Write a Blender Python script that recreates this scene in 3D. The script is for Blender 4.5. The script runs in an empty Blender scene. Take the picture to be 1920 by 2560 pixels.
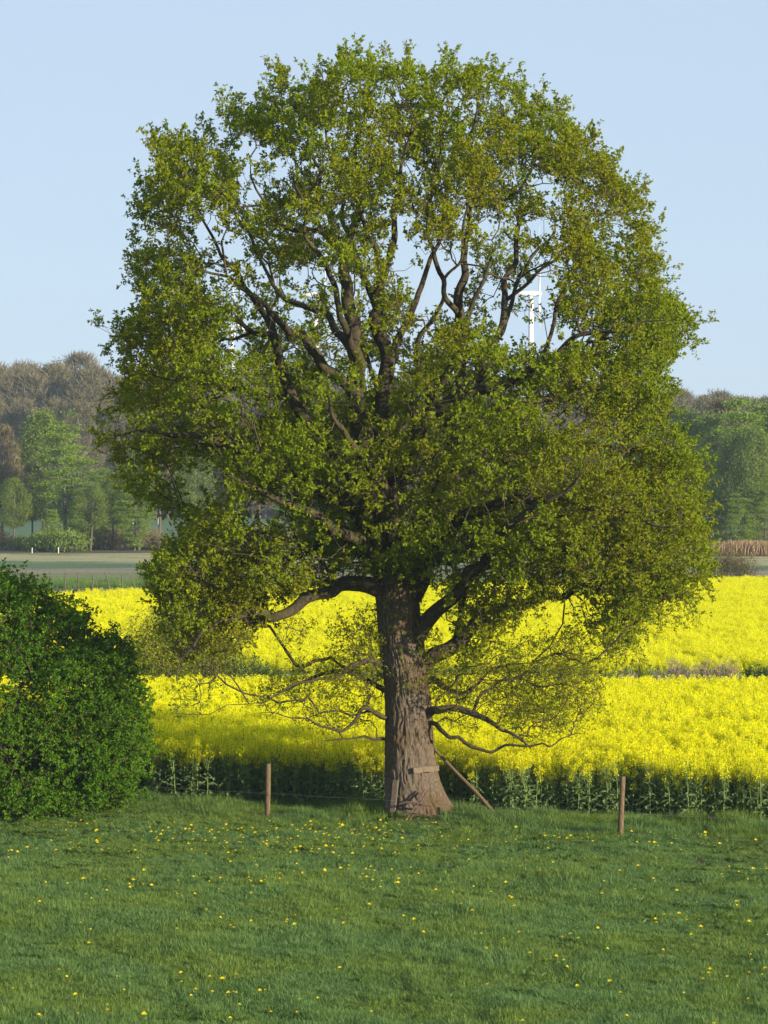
import bpy, math, random
import numpy as np
from mathutils import Vector
R = math.radians
rng = np.random.default_rng(7)
random.seed(7)
scene = bpy.context.scene
COL = scene.collection

# ------------------------------------------------------------------ camera
EYE, FPX = 7.7, 6600.0           # eye height (m); focal length in pixels of a 2560 px tall frame
cam = bpy.data.cameras.new('camera'); camo = bpy.data.objects.new('camera', cam); COL.objects.link(camo)
cam.sensor_fit = 'VERTICAL'; cam.sensor_height = 36.0; cam.lens = FPX/2560*36.0
cam.clip_start = 0.5; cam.clip_end = 8000
camo.location = (0, 0, EYE)
camo.rotation_euler = (R(90) - math.atan((1280-1195)/FPX), 0, 0)
scene.camera = camo

# ------------------------------------------------------------------ world and sun
SUN_EL, SUN_AZ = 12.0, 127.0      # azimuth clockwise from +Y (the view direction)
world = bpy.data.worlds.new('World'); scene.world = world; world.use_nodes = True
wn = world.node_tree; bg = wn.nodes['Background']
sky = wn.nodes.new('ShaderNodeTexSky'); sky.sky_type = 'NISHITA'; sky.sun_disc = False
sky.sun_elevation = R(SUN_EL); sky.sun_rotation = R(SUN_AZ)
sky.altitude = 0; sky.air_density = 1.0; sky.dust_density = 0.0; sky.ozone_density = 4.0
# thin even evening veil over the whole sky
veil = wn.nodes.new('ShaderNodeMix'); veil.data_type = 'RGBA'; veil.inputs[0].default_value = 0.78
veil.inputs[7].default_value = (4.85, 5.85, 7.3, 1)
wn.links.new(sky.outputs['Color'], veil.inputs[6]); wn.links.new(veil.outputs[2], bg.inputs['Color'])
bg.inputs['Strength'].default_value = 0.07
sl = bpy.data.lights.new('sun', 'SUN'); sun = bpy.data.objects.new('sun', sl); COL.objects.link(sun)
sl.energy = 5.0; sl.angle = R(0.53); sl.color = (1.0, 0.86, 0.64)
sd = Vector((math.sin(R(SUN_AZ))*math.cos(R(SUN_EL)), math.cos(R(SUN_AZ))*math.cos(R(SUN_EL)), math.sin(R(SUN_EL))))
sun.location = (40, -40, 60)
sun.rotation_euler = sd.to_track_quat('Z', 'Y').to_euler()
vs = scene.view_settings
vs.view_transform = 'Standard'; vs.look = 'None'; vs.exposure = 0.9; vs.gamma = 1.0; vs.use_curve_mapping = False
scene.cycles.use_denoising = True; scene.cycles.denoiser = 'OPENIMAGEDENOISE'; scene.cycles.denoising_input_passes = 'RGB_ALBEDO_NORMAL'
scene.cycles.max_bounces = 5; scene.cycles.diffuse_bounces = 3; scene.cycles.glossy_bounces = 2
scene.cycles.transmission_bounces = 5; scene.cycles.transparent_max_bounces = 4; scene.cycles.volume_bounces = 1

# ------------------------------------------------------------------ helpers
def hash2(ix, iy, seed):
    h = (ix.astype(np.int64)*374761393 + iy.astype(np.int64)*668265263 + seed*1274126177) & 0x7fffffff
    h = ((h ^ (h >> 13))*1274126177) & 0x7fffffff
    return ((h ^ (h >> 16)) & 0xffff)/65535.0
def vnoise(x, y, seed=0):
    x = np.asarray(x, float); y = np.asarray(y, float)
    ix = np.floor(x); iy = np.floor(y); fx = x-ix; fy = y-iy
    fx = fx*fx*(3-2*fx); fy = fy*fy*(3-2*fy)
    a = hash2(ix, iy, seed); b = hash2(ix+1, iy, seed); c = hash2(ix, iy+1, seed); d = hash2(ix+1, iy+1, seed)
    return a*(1-fx)*(1-fy)+b*fx*(1-fy)+c*(1-fx)*fy+d*fx*fy
def fbm(x, y, seed=0, o=3):
    s = 0; a = 0.5; t = 0
    for k in range(o):
        s = s+a*vnoise(np.asarray(x)*2**k, np.asarray(y)*2**k, seed+k*17); t += a; a *= 0.5
    return s/t
def unit(v):
    return v/np.maximum(np.linalg.norm(v, axis=-1, keepdims=True), 1e-9)
def rand_dirs(n):
    return unit(rng.normal(size=(n, 3)))

class Geo:
    """collects vertex and face arrays, then makes one mesh"""
    def __init__(s): s.v = []; s.f = {}; s.n = 0; s.a = []
    def add(s, v, f, mat=0, rnd=None):
        v = np.asarray(v, float).reshape(-1, 3); f = np.asarray(f, np.int64)
        s.v.append(v); s.f.setdefault((f.shape[1], mat), []).append(f+s.n)
        s.a.append(np.full(len(v), 0.5) if rnd is None else np.asarray(rnd, float))
        s.n += len(v)
    def mesh(s, name, mats, smooth=True):
        me = bpy.data.meshes.new(name)
        v = np.concatenate(s.v); me.vertices.add(len(v)); me.vertices.foreach_set('co', v.ravel().astype(np.float32))
        loops, starts, mi = [], [], []; st = 0
        for (k, m), fl in s.f.items():
            f = np.concatenate(fl); loops.append(f.ravel())
            starts.append(st+np.arange(len(f))*k); st += f.size; mi.append(np.full(len(f), m))
        loops = np.concatenate(loops); starts = np.concatenate(starts); mi = np.concatenate(mi)
        me.loops.add(len(loops)); me.loops.foreach_set('vertex_index', loops.astype(np.int32))
        me.polygons.add(len(starts)); me.polygons.foreach_set('loop_start', starts.astype(np.int32))
        me.polygons.foreach_set('material_index', mi.astype(np.int32))
        me.polygons.foreach_set('use_smooth', np.full(len(starts), smooth))
        at = me.attributes.new('rnd', 'FLOAT', 'POINT'); at.data.foreach_set('value', np.concatenate(s.a).astype(np.float32))
        me.update(calc_edges=True); me.validate()
        for m in (mats if isinstance(mats, (list, tuple)) else [mats]): me.materials.append(m)
        return me
    def obj(s, name, mats, parent=None, smooth=True):
        return link(name, s.mesh(name, mats, smooth), parent)
def link(name, data, parent=None):
    o = bpy.data.objects.new(name, data); COL.objects.link(o)
    if parent is not None: o.parent = parent
    return o
def thing(name, label, cat, loc=(0, 0, 0), group=None, rz=0):
    o = link(name, None); o.location = loc; o.rotation_euler = (0, 0, rz); o.empty_display_size = 0.3
    return tag(o, label, cat, group)
def tag(o, label=None, cat=None, group=None, kind=None):
    if label: o['label'] = label
    if cat: o['category'] = cat
    if group: o['group'] = group
    if kind: o['kind'] = kind
    return o
def dup(root, loc, rz=0, scale=1.0, label=None, group=None):
    r = root.copy(); COL.objects.link(r); r.location = loc; r.rotation_euler = (0, 0, rz); r.scale = (scale,)*3
    if label: r['label'] = label
    if group: r['group'] = group
    for ch in root.children:
        c = ch.copy(); COL.objects.link(c); c.parent = r
        for g in ch.children:
            d = g.copy(); COL.objects.link(d); d.parent = c
    return r

def frames(d):
    up = np.where(np.abs(d[:, 2:3]) < 0.9, np.array([[0, 0, 1.0]]), np.array([[1.0, 0, 0]]))
    u = unit(np.cross(d, up)); return u, np.cross(d, u)
def segments(g, p0, p1, r0, r1, k=4, mat=0, rnd=None):
    """many loose frustums at once"""
    p0 = np.asarray(p0, float); p1 = np.asarray(p1, float); n = len(p0)
    if n == 0: return
    u, w = frames(unit(p1-p0)); r0 = np.broadcast_to(r0, (n,)); r1 = np.broadcast_to(r1, (n,))
    a = np.arange(k)*2*math.pi/k
    ring = u[:, None, :]*np.cos(a)[None, :, None]+w[:, None, :]*np.sin(a)[None, :, None]
    v = np.concatenate([p0[:, None]+ring*r0[:, None, None], p1[:, None]+ring*r1[:, None, None]], 1).reshape(-1, 3)
    j = np.arange(k); q = np.stack([j, (j+1) % k, k+(j+1) % k, k+j], 1)
    f = (np.arange(n)[:, None, None]*2*k+q[None]).reshape(-1, 4)
    rr = None if rnd is None else np.repeat(rnd, 2*k)
    g.add(v, f, mat, rr)
def spline(pts, step=0.12):
    """Catmull-Rom through rows of (x,y,z,r)"""
    p = np.asarray(pts, float); P = np.vstack([2*p[0]-p[1], p, 2*p[-1]-p[-2]]); out = []
    for i in range(1, len(P)-2):
        m = max(2, int(np.linalg.norm(P[i+1, :3]-P[i, :3])/step)); t = np.linspace(0, 1, m, endpoint=False)[:, None]
        a, b, c, d = P[i-1], P[i], P[i+1], P[i+2]
        out.append(0.5*(2*b+(c-a)*t+(2*a-5*b+4*c-d)*t*t+(3*b-a-3*c+d)*t**3))
    out.append(P[-2][None]); o = np.vstack(out); o[:, 3] = np.maximum(o[:, 3], 0.003); return o
def tube(g, path, k=10, mat=0, cap=True, bump=0.0, seed=0):
    """one continuous tube along rows of (x,y,z,r)"""
    p = path[:, :3]; r = path[:, 3]; n = len(p)
    d = unit(np.gradient(p, axis=0)); u = np.zeros((n, 3))
    u[0] = frames(d[:1])[0][0]
    for i in range(1, n):
        t = u[i-1]-d[i]*np.dot(u[i-1], d[i]); u[i] = t/max(np.linalg.norm(t), 1e-9)
    w = np.cross(d, u); a = np.arange(k)*2*math.pi/k
    rr = np.repeat(r[:, None], k, 1)
    if bump:
        s = np.concatenate([[0], np.cumsum(np.linalg.norm(np.diff(p, axis=0), axis=1))])
        A, S = np.meshgrid(a, s)
        rr = rr*(1+bump*(fbm(np.cos(A)*2+50, np.sin(A)*2+S*1.7, seed)-0.5)*2)
    v = p[:, None]+(u[:, None]*np.cos(a)[None, :, None]+w[:, None]*np.sin(a)[None, :, None])*rr[:, :, None]
    v = v.reshape(-1, 3); i = np.arange(n-1)[:, None]; j = np.arange(k)[None]
    f = np.stack([i*k+j, i*k+(j+1) % k, (i+1)*k+(j+1) % k, (i+1)*k+j], -1).reshape(-1, 4)
    g.add(v, f, mat)
    if cap:
        for e, fl in ((0, 1), (n-1, 0)):
            base = g.n-0; ring = v[e*k:(e+1)*k]; c = ring.mean(0)
            vv = np.vstack([ring, c]); jj = np.arange(k)
            ff = np.stack([jj, (jj+1) % k, np.full(k, k)], 1)
            g.add(vv, ff[:, ::-1] if fl else ff, mat)
def leaves(g, c, axis, nrm, L, W, mat=0, fold=0.25, rnd=None):
    """folded rhombic leaves: base c, growing along axis"""
    axis = unit(axis); s = unit(np.cross(axis, nrm)); nn = np.cross(s, axis)
    L = np.broadcast_to(L, (len(c),))[:, None]; W = np.broadcast_to(W, (len(c),))[:, None]
    m = c+axis*L*0.55
    v = np.stack([c, m+s*W*0.5+nn*W*fold, c+axis*L-nn*L*0.08, m-s*W*0.5+nn*W*fold], 1).reshape(-1, 3)
    b = np.arange(len(c))[:, None]*4
    f = np.concatenate([b+np.array([[0, 1, 2]]), b+np.array([[0, 2, 3]])])
    g.add(v, f, mat, None if rnd is None else np.repeat(rnd, 4))
def box(g, c, s, rot=None, mat=0):
    v = np.array([[x, y, z] for x in (-.5, .5) for y in (-.5, .5) for z in (-.5, .5)])*np.asarray(s)
    if rot is not None: v = v @ np.array(rot.to_matrix()).T
    f = np.array([[0, 1, 3, 2], [4, 6, 7, 5], [0, 4, 5, 1], [2, 3, 7, 6], [0, 2, 6, 4], [1, 5, 7, 3]])
    g.add(v+np.asarray(c), f, mat)

def grow(root_p, root_len, targets, bf=0.35, maxn=None):
    """greedy spanning tree: every target joins the cheapest node (distance + bf * way to the trunk)"""
    nr, nt = len(root_p), len(targets)
    pos = np.vstack([root_p, targets]); plen = np.zeros(nr+nt); plen[:nr] = root_len
    parent = np.full(nr+nt, -1)
    cost = np.full(nt, 1e9); best = np.zeros(nt, int); blen = np.zeros(nt)
    for s in range(0, nr, 400):
        d = np.linalg.norm(targets[:, None]-root_p[None, s:s+400], axis=2); c = d+bf*root_len[None, s:s+400]
        j = c.argmin(1); cc = c[np.arange(nt), j]; m = cc < cost
        cost[m] = cc[m]; best[m] = j[m]+s; blen[m] = d[np.arange(nt), j][m]+root_len[j[m]+s]
    idx = np.arange(nt); T = targets.copy(); order = []
    for it in range(nt):
        k = int(cost.argmin()); node = idx[k]
        parent[nr+node] = best[k]; plen[nr+node] = blen[k]; order.append(nr+node)
        l = blen[k]; p = T[k].copy(); me = nr+node
        cost[k] = 1e9
        if it % 400 == 399:
            keep = cost < 1e8; cost = cost[keep]; best = best[keep]; blen = blen[keep]; idx = idx[keep]; T = T[keep]
            if len(T) == 0: break
        dx = T-p; d = np.sqrt(dx[:, 0]**2+dx[:, 1]**2+dx[:, 2]**2); c = d+bf*l
        m = (c < cost) & (cost < 1e8)
        cost[m] = c[m]; best[m] = me; blen[m] = d[m]+l
    return pos, parent, order
def radii(pos, parent, order, r0=0.004, e=2.3):
    acc = np.zeros(len(pos)); kids = np.zeros(len(pos), int)
    for n in reversed(order):
        if kids[n] == 0: acc[n] = r0**e
        p = parent[n]; acc[p] += acc[n]; kids[p] += 1
    return acc**(1/e), kids
def in_poly(x, y, poly):
    px, py = poly[:, 0], poly[:, 1]; ins = np.zeros(len(x), bool); j = len(poly)-1
    for i in range(len(poly)):
        c = ((py[i] > y) != (py[j] > y)) & (x < (px[j]-px[i])*(y-py[i])/(py[j]-py[i]+1e-12)+px[i]); ins ^= c; j = i
    return ins
def poly_dist(x, y, poly):
    d = np.full(len(x), 1e9)
    for i in range(len(poly)):
        a = poly[i-1]; b = poly[i]; ab = b-a; t = np.clip(((x-a[0])*ab[0]+(y-a[1])*ab[1])/(ab@ab+1e-12), 0, 1)
        d = np.minimum(d, np.hypot(x-a[0]-t*ab[0], y-a[1]-t*ab[1]))
    return d

# ------------------------------------------------------------------ materials
def mat(name): 
    m = bpy.data.materials.new(name); m.use_nodes = True; nt = m.node_tree
    return m, nt, nt.nodes['Principled BSDF'], nt.nodes['Material Output']
def N(nt, t, **kw):
    n = nt.nodes.new(t)
    for k, v in kw.items():
        if k in n.inputs: n.inputs[k].default_value = v
        else: setattr(n, k, v)
    return n
def ramp(nt, src, stops):
    r = nt.nodes.new('ShaderNodeValToRGB'); els = r.color_ramp.elements
    while len(els) < len(stops): els.new(0.5)
    for e, (p, c) in zip(els, stops): e.position = p; e.color = (*c, 1)
    nt.links.new(src, r.inputs['Fac']); return r.outputs['Color']
def leaf_mat(name, cols, trans=0.35, rough=0.5, spec=0.35, tint=(1.25, 1.15, 0.5), noise=0.0, nscale=0.6, cols2=None):
    """cols: ramp over the per-leaf random value; cols2 is mixed in by world-space patches"""
    m, nt, b, out = mat(name)
    at = N(nt, 'ShaderNodeAttribute', attribute_name='rnd')
    oi = N(nt, 'ShaderNodeObjectInfo')
    ad = N(nt, 'ShaderNodeMath', operation='MULTIPLY_ADD'); nt.links.new(oi.outputs['Random'], ad.inputs[0]); ad.inputs[1].default_value = 0.3
    mm = N(nt, 'ShaderNodeMath', operation='MULTIPLY_ADD'); nt.links.new(at.outputs['Fac'], mm.inputs[0]); mm.inputs[1].default_value = 0.7; 
    nt.links.new(mm.outputs[0], ad.inputs[2])
    k = len(cols); c = ramp(nt, ad.outputs[0], [(i/(k-1), cols[i]) for i in range(k)])
    if cols2 is not None:
        geo = N(nt, 'ShaderNodeNewGeometry'); no = N(nt, 'ShaderNodeTexNoise', Scale=nscale, Detail=4.0)
        nt.links.new(geo.outputs['Position'], no.inputs['Vector'])
        c2 = ramp(nt, ad.outputs[0], [(i/(len(cols2)-1), cols2[i]) for i in range(len(cols2))])
        fr = ramp(nt, no.outputs['Fac'], [(0.42, (0, 0, 0)), (0.6, (1, 1, 1))])
        mx = N(nt, 'ShaderNodeMix', data_type='RGBA'); nt.links.new(fr, mx.inputs[0]); nt.links.new(c, mx.inputs[6]); nt.links.new(c2, mx.inputs[7]); c = mx.outputs[2]
    nt.links.new(c, b.inputs['Base Color']); b.inputs['Roughness'].default_value = rough; b.inputs['Specular IOR Level'].default_value = spec
    if trans > 0:
        tb = N(nt, 'ShaderNodeBsdfTranslucent'); mu = N(nt, 'ShaderNodeMix', data_type='RGBA', blend_type='MULTIPLY'); mu.inputs[0].default_value = 1.0
        nt.links.new(c, mu.inputs[6]); mu.inputs[7].default_value = (*tint, 1); nt.links.new(mu.outputs[2], tb.inputs['Color'])
        ms = N(nt, 'ShaderNodeMixShader', Fac=trans); nt.links.new(b.outputs[0], ms.inputs[1]); nt.links.new(tb.outputs[0], ms.inputs[2])
        nt.links.new(ms.outputs[0], out.inputs['Surface'])
    return m
def wood_mat(name, cols, scale=(6, 6, 1.2), bump=0.5, dist=0.02, rough=0.9, cols2=None, obj_space=True, nscale=5.0):
    m, nt, b, out = mat(name)
    tc = N(nt, 'ShaderNodeTexCoord'); mp = N(nt, 'ShaderNodeMapping'); mp.inputs['Scale'].default_value = scale
    nt.links.new(tc.outputs['Object'], mp.inputs['Vector'])
    no = N(nt, 'ShaderNodeTexNoise', Scale=nscale, Detail=6.0, Roughness=0.65); nt.links.new(mp.outputs[0], no.inputs['Vector'])
    c = ramp(nt, no.outputs['Fac'], [(0.28+0.44*i/(len(cols)-1), cols[i]) for i in range(len(cols))])
    if cols2:
        n2 = N(nt, 'ShaderNodeTexNoise', Scale=1.3, Detail=3.0); nt.links.new(tc.outputs['Object'], n2.inputs['Vector'])
        fr = ramp(nt, n2.outputs['Fac'], [(0.48, (0, 0, 0)), (0.62, (1, 1, 1))])
        c2 = ramp(nt, no.outputs['Fac'], [(0.28+0.44*i/(len(cols2)-1), cols2[i]) for i in range(len(cols2))])
        mx = N(nt, 'ShaderNodeMix', data_type='RGBA'); nt.links.new(fr, mx.inputs[0]); nt.links.new(c, mx.inputs[6]); nt.links.new(c2, mx.inputs[7]); c = mx.outputs[2]
    nt.links.new(c, b.inputs['Base Color']); b.inputs['Roughness'].default_value = rough; b.inputs['Specular IOR Level'].default_value = 0.2
    bp = N(nt, 'ShaderNodeBump', Strength=bump, Distance=dist); nt.links.new(no.outputs['Fac'], bp.inputs['Height']); nt.links.new(bp.outputs[0], b.inputs['Normal'])
    return m

M = {}
M['bark'] = wood_mat('oak_bark', [(0.05, 0.037, 0.026), (0.17, 0.125, 0.085), (0.27, 0.205, 0.145)], scale=(9, 9, 1.6), bump=0.9, dist=0.03,
                     cols2=[(0.055, 0.04, 0.025), (0.15, 0.105, 0.06), (0.22, 0.16, 0.09)])
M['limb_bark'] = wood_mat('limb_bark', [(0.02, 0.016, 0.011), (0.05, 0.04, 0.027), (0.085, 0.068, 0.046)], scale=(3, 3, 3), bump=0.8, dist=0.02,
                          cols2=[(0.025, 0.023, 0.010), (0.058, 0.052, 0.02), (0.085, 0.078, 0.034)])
M['twig'] = wood_mat('twig_bark', [(0.05, 0.038, 0.022), (0.10, 0.08, 0.045)], scale=(2, 2, 2), bump=0.0)
M['oak_leaf'] = leaf_mat('oak_leaf', [(0.062, 0.112, 0.004), (0.108, 0.175, 0.005), (0.155, 0.235, 0.006), (0.188, 0.248, 0.008)], trans=0.38, spec=0.08, tint=(1.15, 1.2, 0.3),
                         cols2=[(0.077, 0.114, 0.003), (0.134, 0.18, 0.004), (0.18, 0.228, 0.006), (0.21, 0.225, 0.008)], nscale=0.35)
M['bush_leaf'] = leaf_mat('hedge_leaf', [(0.026, 0.08, 0.004), (0.052, 0.14, 0.006), (0.10, 0.21, 0.010)], trans=0.35, rough=0.5, spec=0.12)
M['willow_leaf'] = leaf_mat('willow_leaf', [(0.10, 0.14, 0.012), (0.15, 0.20, 0.016), (0.20, 0.245, 0.022)], trans=0.35)
M['shrub_leaf'] = leaf_mat('shrub_leaf', [(0.05, 0.10, 0.02), (0.08, 0.15, 0.025)], trans=0.3)
M['grass'] = leaf_mat('grass_blade', [(0.032, 0.090, 0.024), (0.060, 0.155, 0.038), (0.098, 0.205, 0.050), (0.15, 0.24, 0.075)], trans=0.33, rough=0.5, spec=0.2, tint=(1.1, 1.15, 0.6),
                      cols2=[(0.046, 0.10, 0.018), (0.086, 0.170, 0.026), (0.135, 0.225, 0.034), (0.18, 0.255, 0.055)], nscale=0.45)
M['rape_flower'] = leaf_mat('rapeseed_petal', [(0.78, 0.735, 0.002), (0.86, 0.825, 0.002), (0.91, 0.885, 0.004)], trans=0.45, rough=0.7, spec=0.03, tint=(1.0, 1.0, 0.4))
M['rape_stem'] = leaf_mat('rapeseed_stem', [(0.13, 0.20, 0.05), (0.19, 0.27, 0.07)], trans=0.0, rough=0.5)
M['rape_leaf'] = leaf_mat('rapeseed_leaf', [(0.07, 0.125, 0.045), (0.11, 0.18, 0.06), (0.16, 0.235, 0.085)], trans=0.3, rough=0.45, tint=(1.0, 1.2, 0.6))
M['dandelion'] = leaf_mat('dandelion_petal', [(0.85, 0.66, 0.003), (0.92, 0.78, 0.005)], trans=0.3, rough=0.7, spec=0.1)
M['post'] = wood_mat('weathered_post', [(0.055, 0.037, 0.02), (0.135, 0.095, 0.052), (0.21, 0.16, 0.10)], scale=(12, 12, 1.5), bump=0.6, dist=0.006)
M['board'] = wood_mat('sawn_board', [(0.10, 0.072, 0.046), (0.17, 0.13, 0.09), (0.23, 0.18, 0.13)], scale=(10, 10, 1.5), bump=0.4, dist=0.004)
M['rust'] = wood_mat('rusted_iron', [(0.045, 0.03, 0.028), (0.09, 0.055, 0.045), (0.15, 0.09, 0.07)], scale=(6, 6, 6), bump=0.4, dist=0.004, rough=0.7)
M['wire'], _n, _b, _o = mat('galvanised_wire'); _b.inputs['Base Color'].default_value = (0.35, 0.36, 0.36, 1); _b.inputs['Metallic'].default_value = 0.6; _b.inputs['Roughness'].default_value = 0.5
_no = N(_n, 'ShaderNodeTexNoise', Scale=20.0); _n.links.new(ramp(_n, _no.outputs['Fac'], [(0.3, (0.28, 0.29, 0.29)), (0.7, (0.4, 0.41, 0.41))]), _b.inputs['Base Color'])
M['white'], _n, _b, _o = mat('white_paint'); _b.inputs['Roughness'].default_value = 0.5
_no = N(_n, 'ShaderNodeTexNoise', Scale=0.4, Detail=4.0); _n.links.new(ramp(_n, _no.outputs['Fac'], [(0.3, (0.76, 0.76, 0.75)), (0.7, (0.84, 0.84, 0.83))]), _b.inputs['Base Color'])
M['far_bark'] = wood_mat('woodland_bark', [(0.07, 0.058, 0.048), (0.15, 0.125, 0.10)], scale=(1, 1, 1), bump=0.0)
M['bare_twig'] = leaf_mat('bare_twig', [(0.10, 0.078, 0.052), (0.155, 0.12, 0.08), (0.18, 0.155, 0.085)], trans=0.0, rough=0.9, spec=0.1)
M['bud_leaf'] = leaf_mat('opening_bud_leaf', [(0.09, 0.085, 0.025), (0.135, 0.125, 0.035), (0.165, 0.145, 0.055)], trans=0.2, rough=0.8, spec=0.1)
M['beech_leaf'] = leaf_mat('fresh_beech_leaf', [(0.075, 0.15, 0.010), (0.135, 0.24, 0.012), (0.20, 0.31, 0.018)], trans=0.35)
M['dull_leaf'] = leaf_mat('dull_green_leaf', [(0.065, 0.115, 0.018), (0.115, 0.18, 0.022), (0.16, 0.23, 0.03)], trans=0.3)
M['dry_twig'] = leaf_mat('dry_weed_stalk', [(0.22, 0.17, 0.13), (0.32, 0.25, 0.20)], trans=0.0, rough=0.9, spec=0.1)
M['straw'] = leaf_mat('dry_reed', [(0.28, 0.19, 0.12), (0.40, 0.29, 0.18)], trans=0.2, rough=0.9, spec=0.1)

# ground: one sheet, bands of land use along the view
def ground_mat():
    m, nt, b, out = mat('land'); L = nt.links
    geo = N(nt, 'ShaderNodeNewGeometry'); sep = N(nt, 'ShaderNodeSeparateXYZ'); L.new(geo.outputs['Position'], sep.inputs[0])
    mpn = N(nt, 'ShaderNodeMapping'); mpn.inputs['Scale'].default_value = (.35, 1, 1); L.new(geo.outputs['Position'], mpn.inputs['Vector'])
    n1 = N(nt, 'ShaderNodeTexNoise', Scale=0.12, Detail=7.0, Roughness=0.72); L.new(mpn.outputs[0], n1.inputs['Vector'])
    n2 = N(nt, 'ShaderNodeTexNoise', Scale=2.5, Detail=6.0); L.new(geo.outputs['Position'], n2.inputs['Vector'])
    # distance, slightly slanted and wavering
    a = N(nt, 'ShaderNodeMath', operation='MULTIPLY_ADD'); L.new(sep.outputs['X'], a.inputs[0]); a.inputs[1].default_value = 0.10; L.new(sep.outputs['Y'], a.inputs[2])
    n0 = N(nt, 'ShaderNodeMath', operation='SUBTRACT'); n0.inputs[1].default_value = 0.3; L.new(n1.outputs['Fac'], n0.inputs[0])
    w = N(nt, 'ShaderNodeMath', operation='MULTIPLY_ADD'); L.new(n0.outputs[0], w.inputs[0]); w.inputs[1].default_value = 60.0; L.new(a.outputs[0], w.inputs[2])
    s = N(nt, 'ShaderNodeMath', operation='DIVIDE'); L.new(w.outputs[0], s.inputs[0]); s.inputs[1].default_value = 600.0
    soil = (0.045, 0.034, 0.024); mead = (0.045, 0.07, 0.02); teal = (0.085, 0.15, 0.075); plough = (0.29, 0.22, 0.16); olive = (0.17, 0.20, 0.08)
    straw = (0.40, 0.36, 0.19); litter = (0.085, 0.06, 0.042)
    st = [(0, mead), (61, mead), (66, soil), (168, soil), (176, (0.04, 0.075, 0.03)), (192, (0.05, 0.085, 0.035)), (197, plough), (206, plough), (210, olive), (219, olive),
          (224, plough), (232, plough), (236, teal), (247, teal), (254, straw), (276, straw), (282, litter), (318, litter), (330, teal), (505, teal), (530, litter)]
    c = ramp(nt, s.outputs[0], [(d/600, col) for d, col in st])
    mp3 = N(nt, 'ShaderNodeMapping'); mp3.inputs['Scale'].default_value = (.5, 1.6, 1); L.new(geo.outputs['Position'], mp3.inputs['Vector'])
    n3 = N(nt, 'ShaderNodeTexNoise', Scale=0.22, Detail=8.0, Roughness=0.75); L.new(mp3.outputs[0], n3.inputs['Vector'])
    m3 = N(nt, 'ShaderNodeMix', data_type='RGBA'); L.new(ramp(nt, n3.outputs['Fac'], [(0.45, (0, 0, 0)), (0.62, (.75, .75, .75))]), m3.inputs[0]); L.new(c, m3.inputs[6]); m3.inputs[7].default_value = (0.15, 0.18, 0.07, 1); c = m3.outputs[2]
    vd = N(nt, 'ShaderNodeVectorMath', operation='DISTANCE'); L.new(geo.outputs['Position'], vd.inputs[0]); vd.inputs[1].default_value = (1.05, 59.0, .1)
    va_ = N(nt, 'ShaderNodeMath', operation='MULTIPLY_ADD'); L.new(n2.outputs['Fac'], va_.inputs[0]); va_.inputs[1].default_value = -.9; L.new(vd.outputs['Value'], va_.inputs[2])
    m4 = N(nt, 'ShaderNodeMix', data_type='RGBA'); L.new(ramp(nt, va_.outputs[0], [(0.45, (1, 1, 1)), (0.8, (0, 0, 0))]), m4.inputs[0]); L.new(c, m4.inputs[6]); m4.inputs[7].default_value = (0.13, 0.075, 0.038, 1); c = m4.outputs[2]
    v = ramp(nt, n2.outputs['Fac'], [(0.3, (0.65, 0.65, 0.65)), (0.7, (1.3, 1.3, 1.3))])
    mx = N(nt, 'ShaderNodeMix', data_type='RGBA', blend_type='MULTIPLY'); mx.inputs[0].default_value = 1.0
    L.new(c, mx.inputs[6]); L.new(v, mx.inputs[7]); L.new(mx.outputs[2], b.inputs['Base Color'])
    b.inputs['Roughness'].default_value = 0.95; b.inputs['Specular IOR Level'].default_value = 0.1
    bp = N(nt, 'ShaderNodeBump', Strength=0.6, Distance=0.08); L.new(n2.outputs['Fac'], bp.inputs['Height']); L.new(bp.outputs[0], b.inputs['Normal'])
    return m
M['ground'] = ground_mat()

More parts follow.
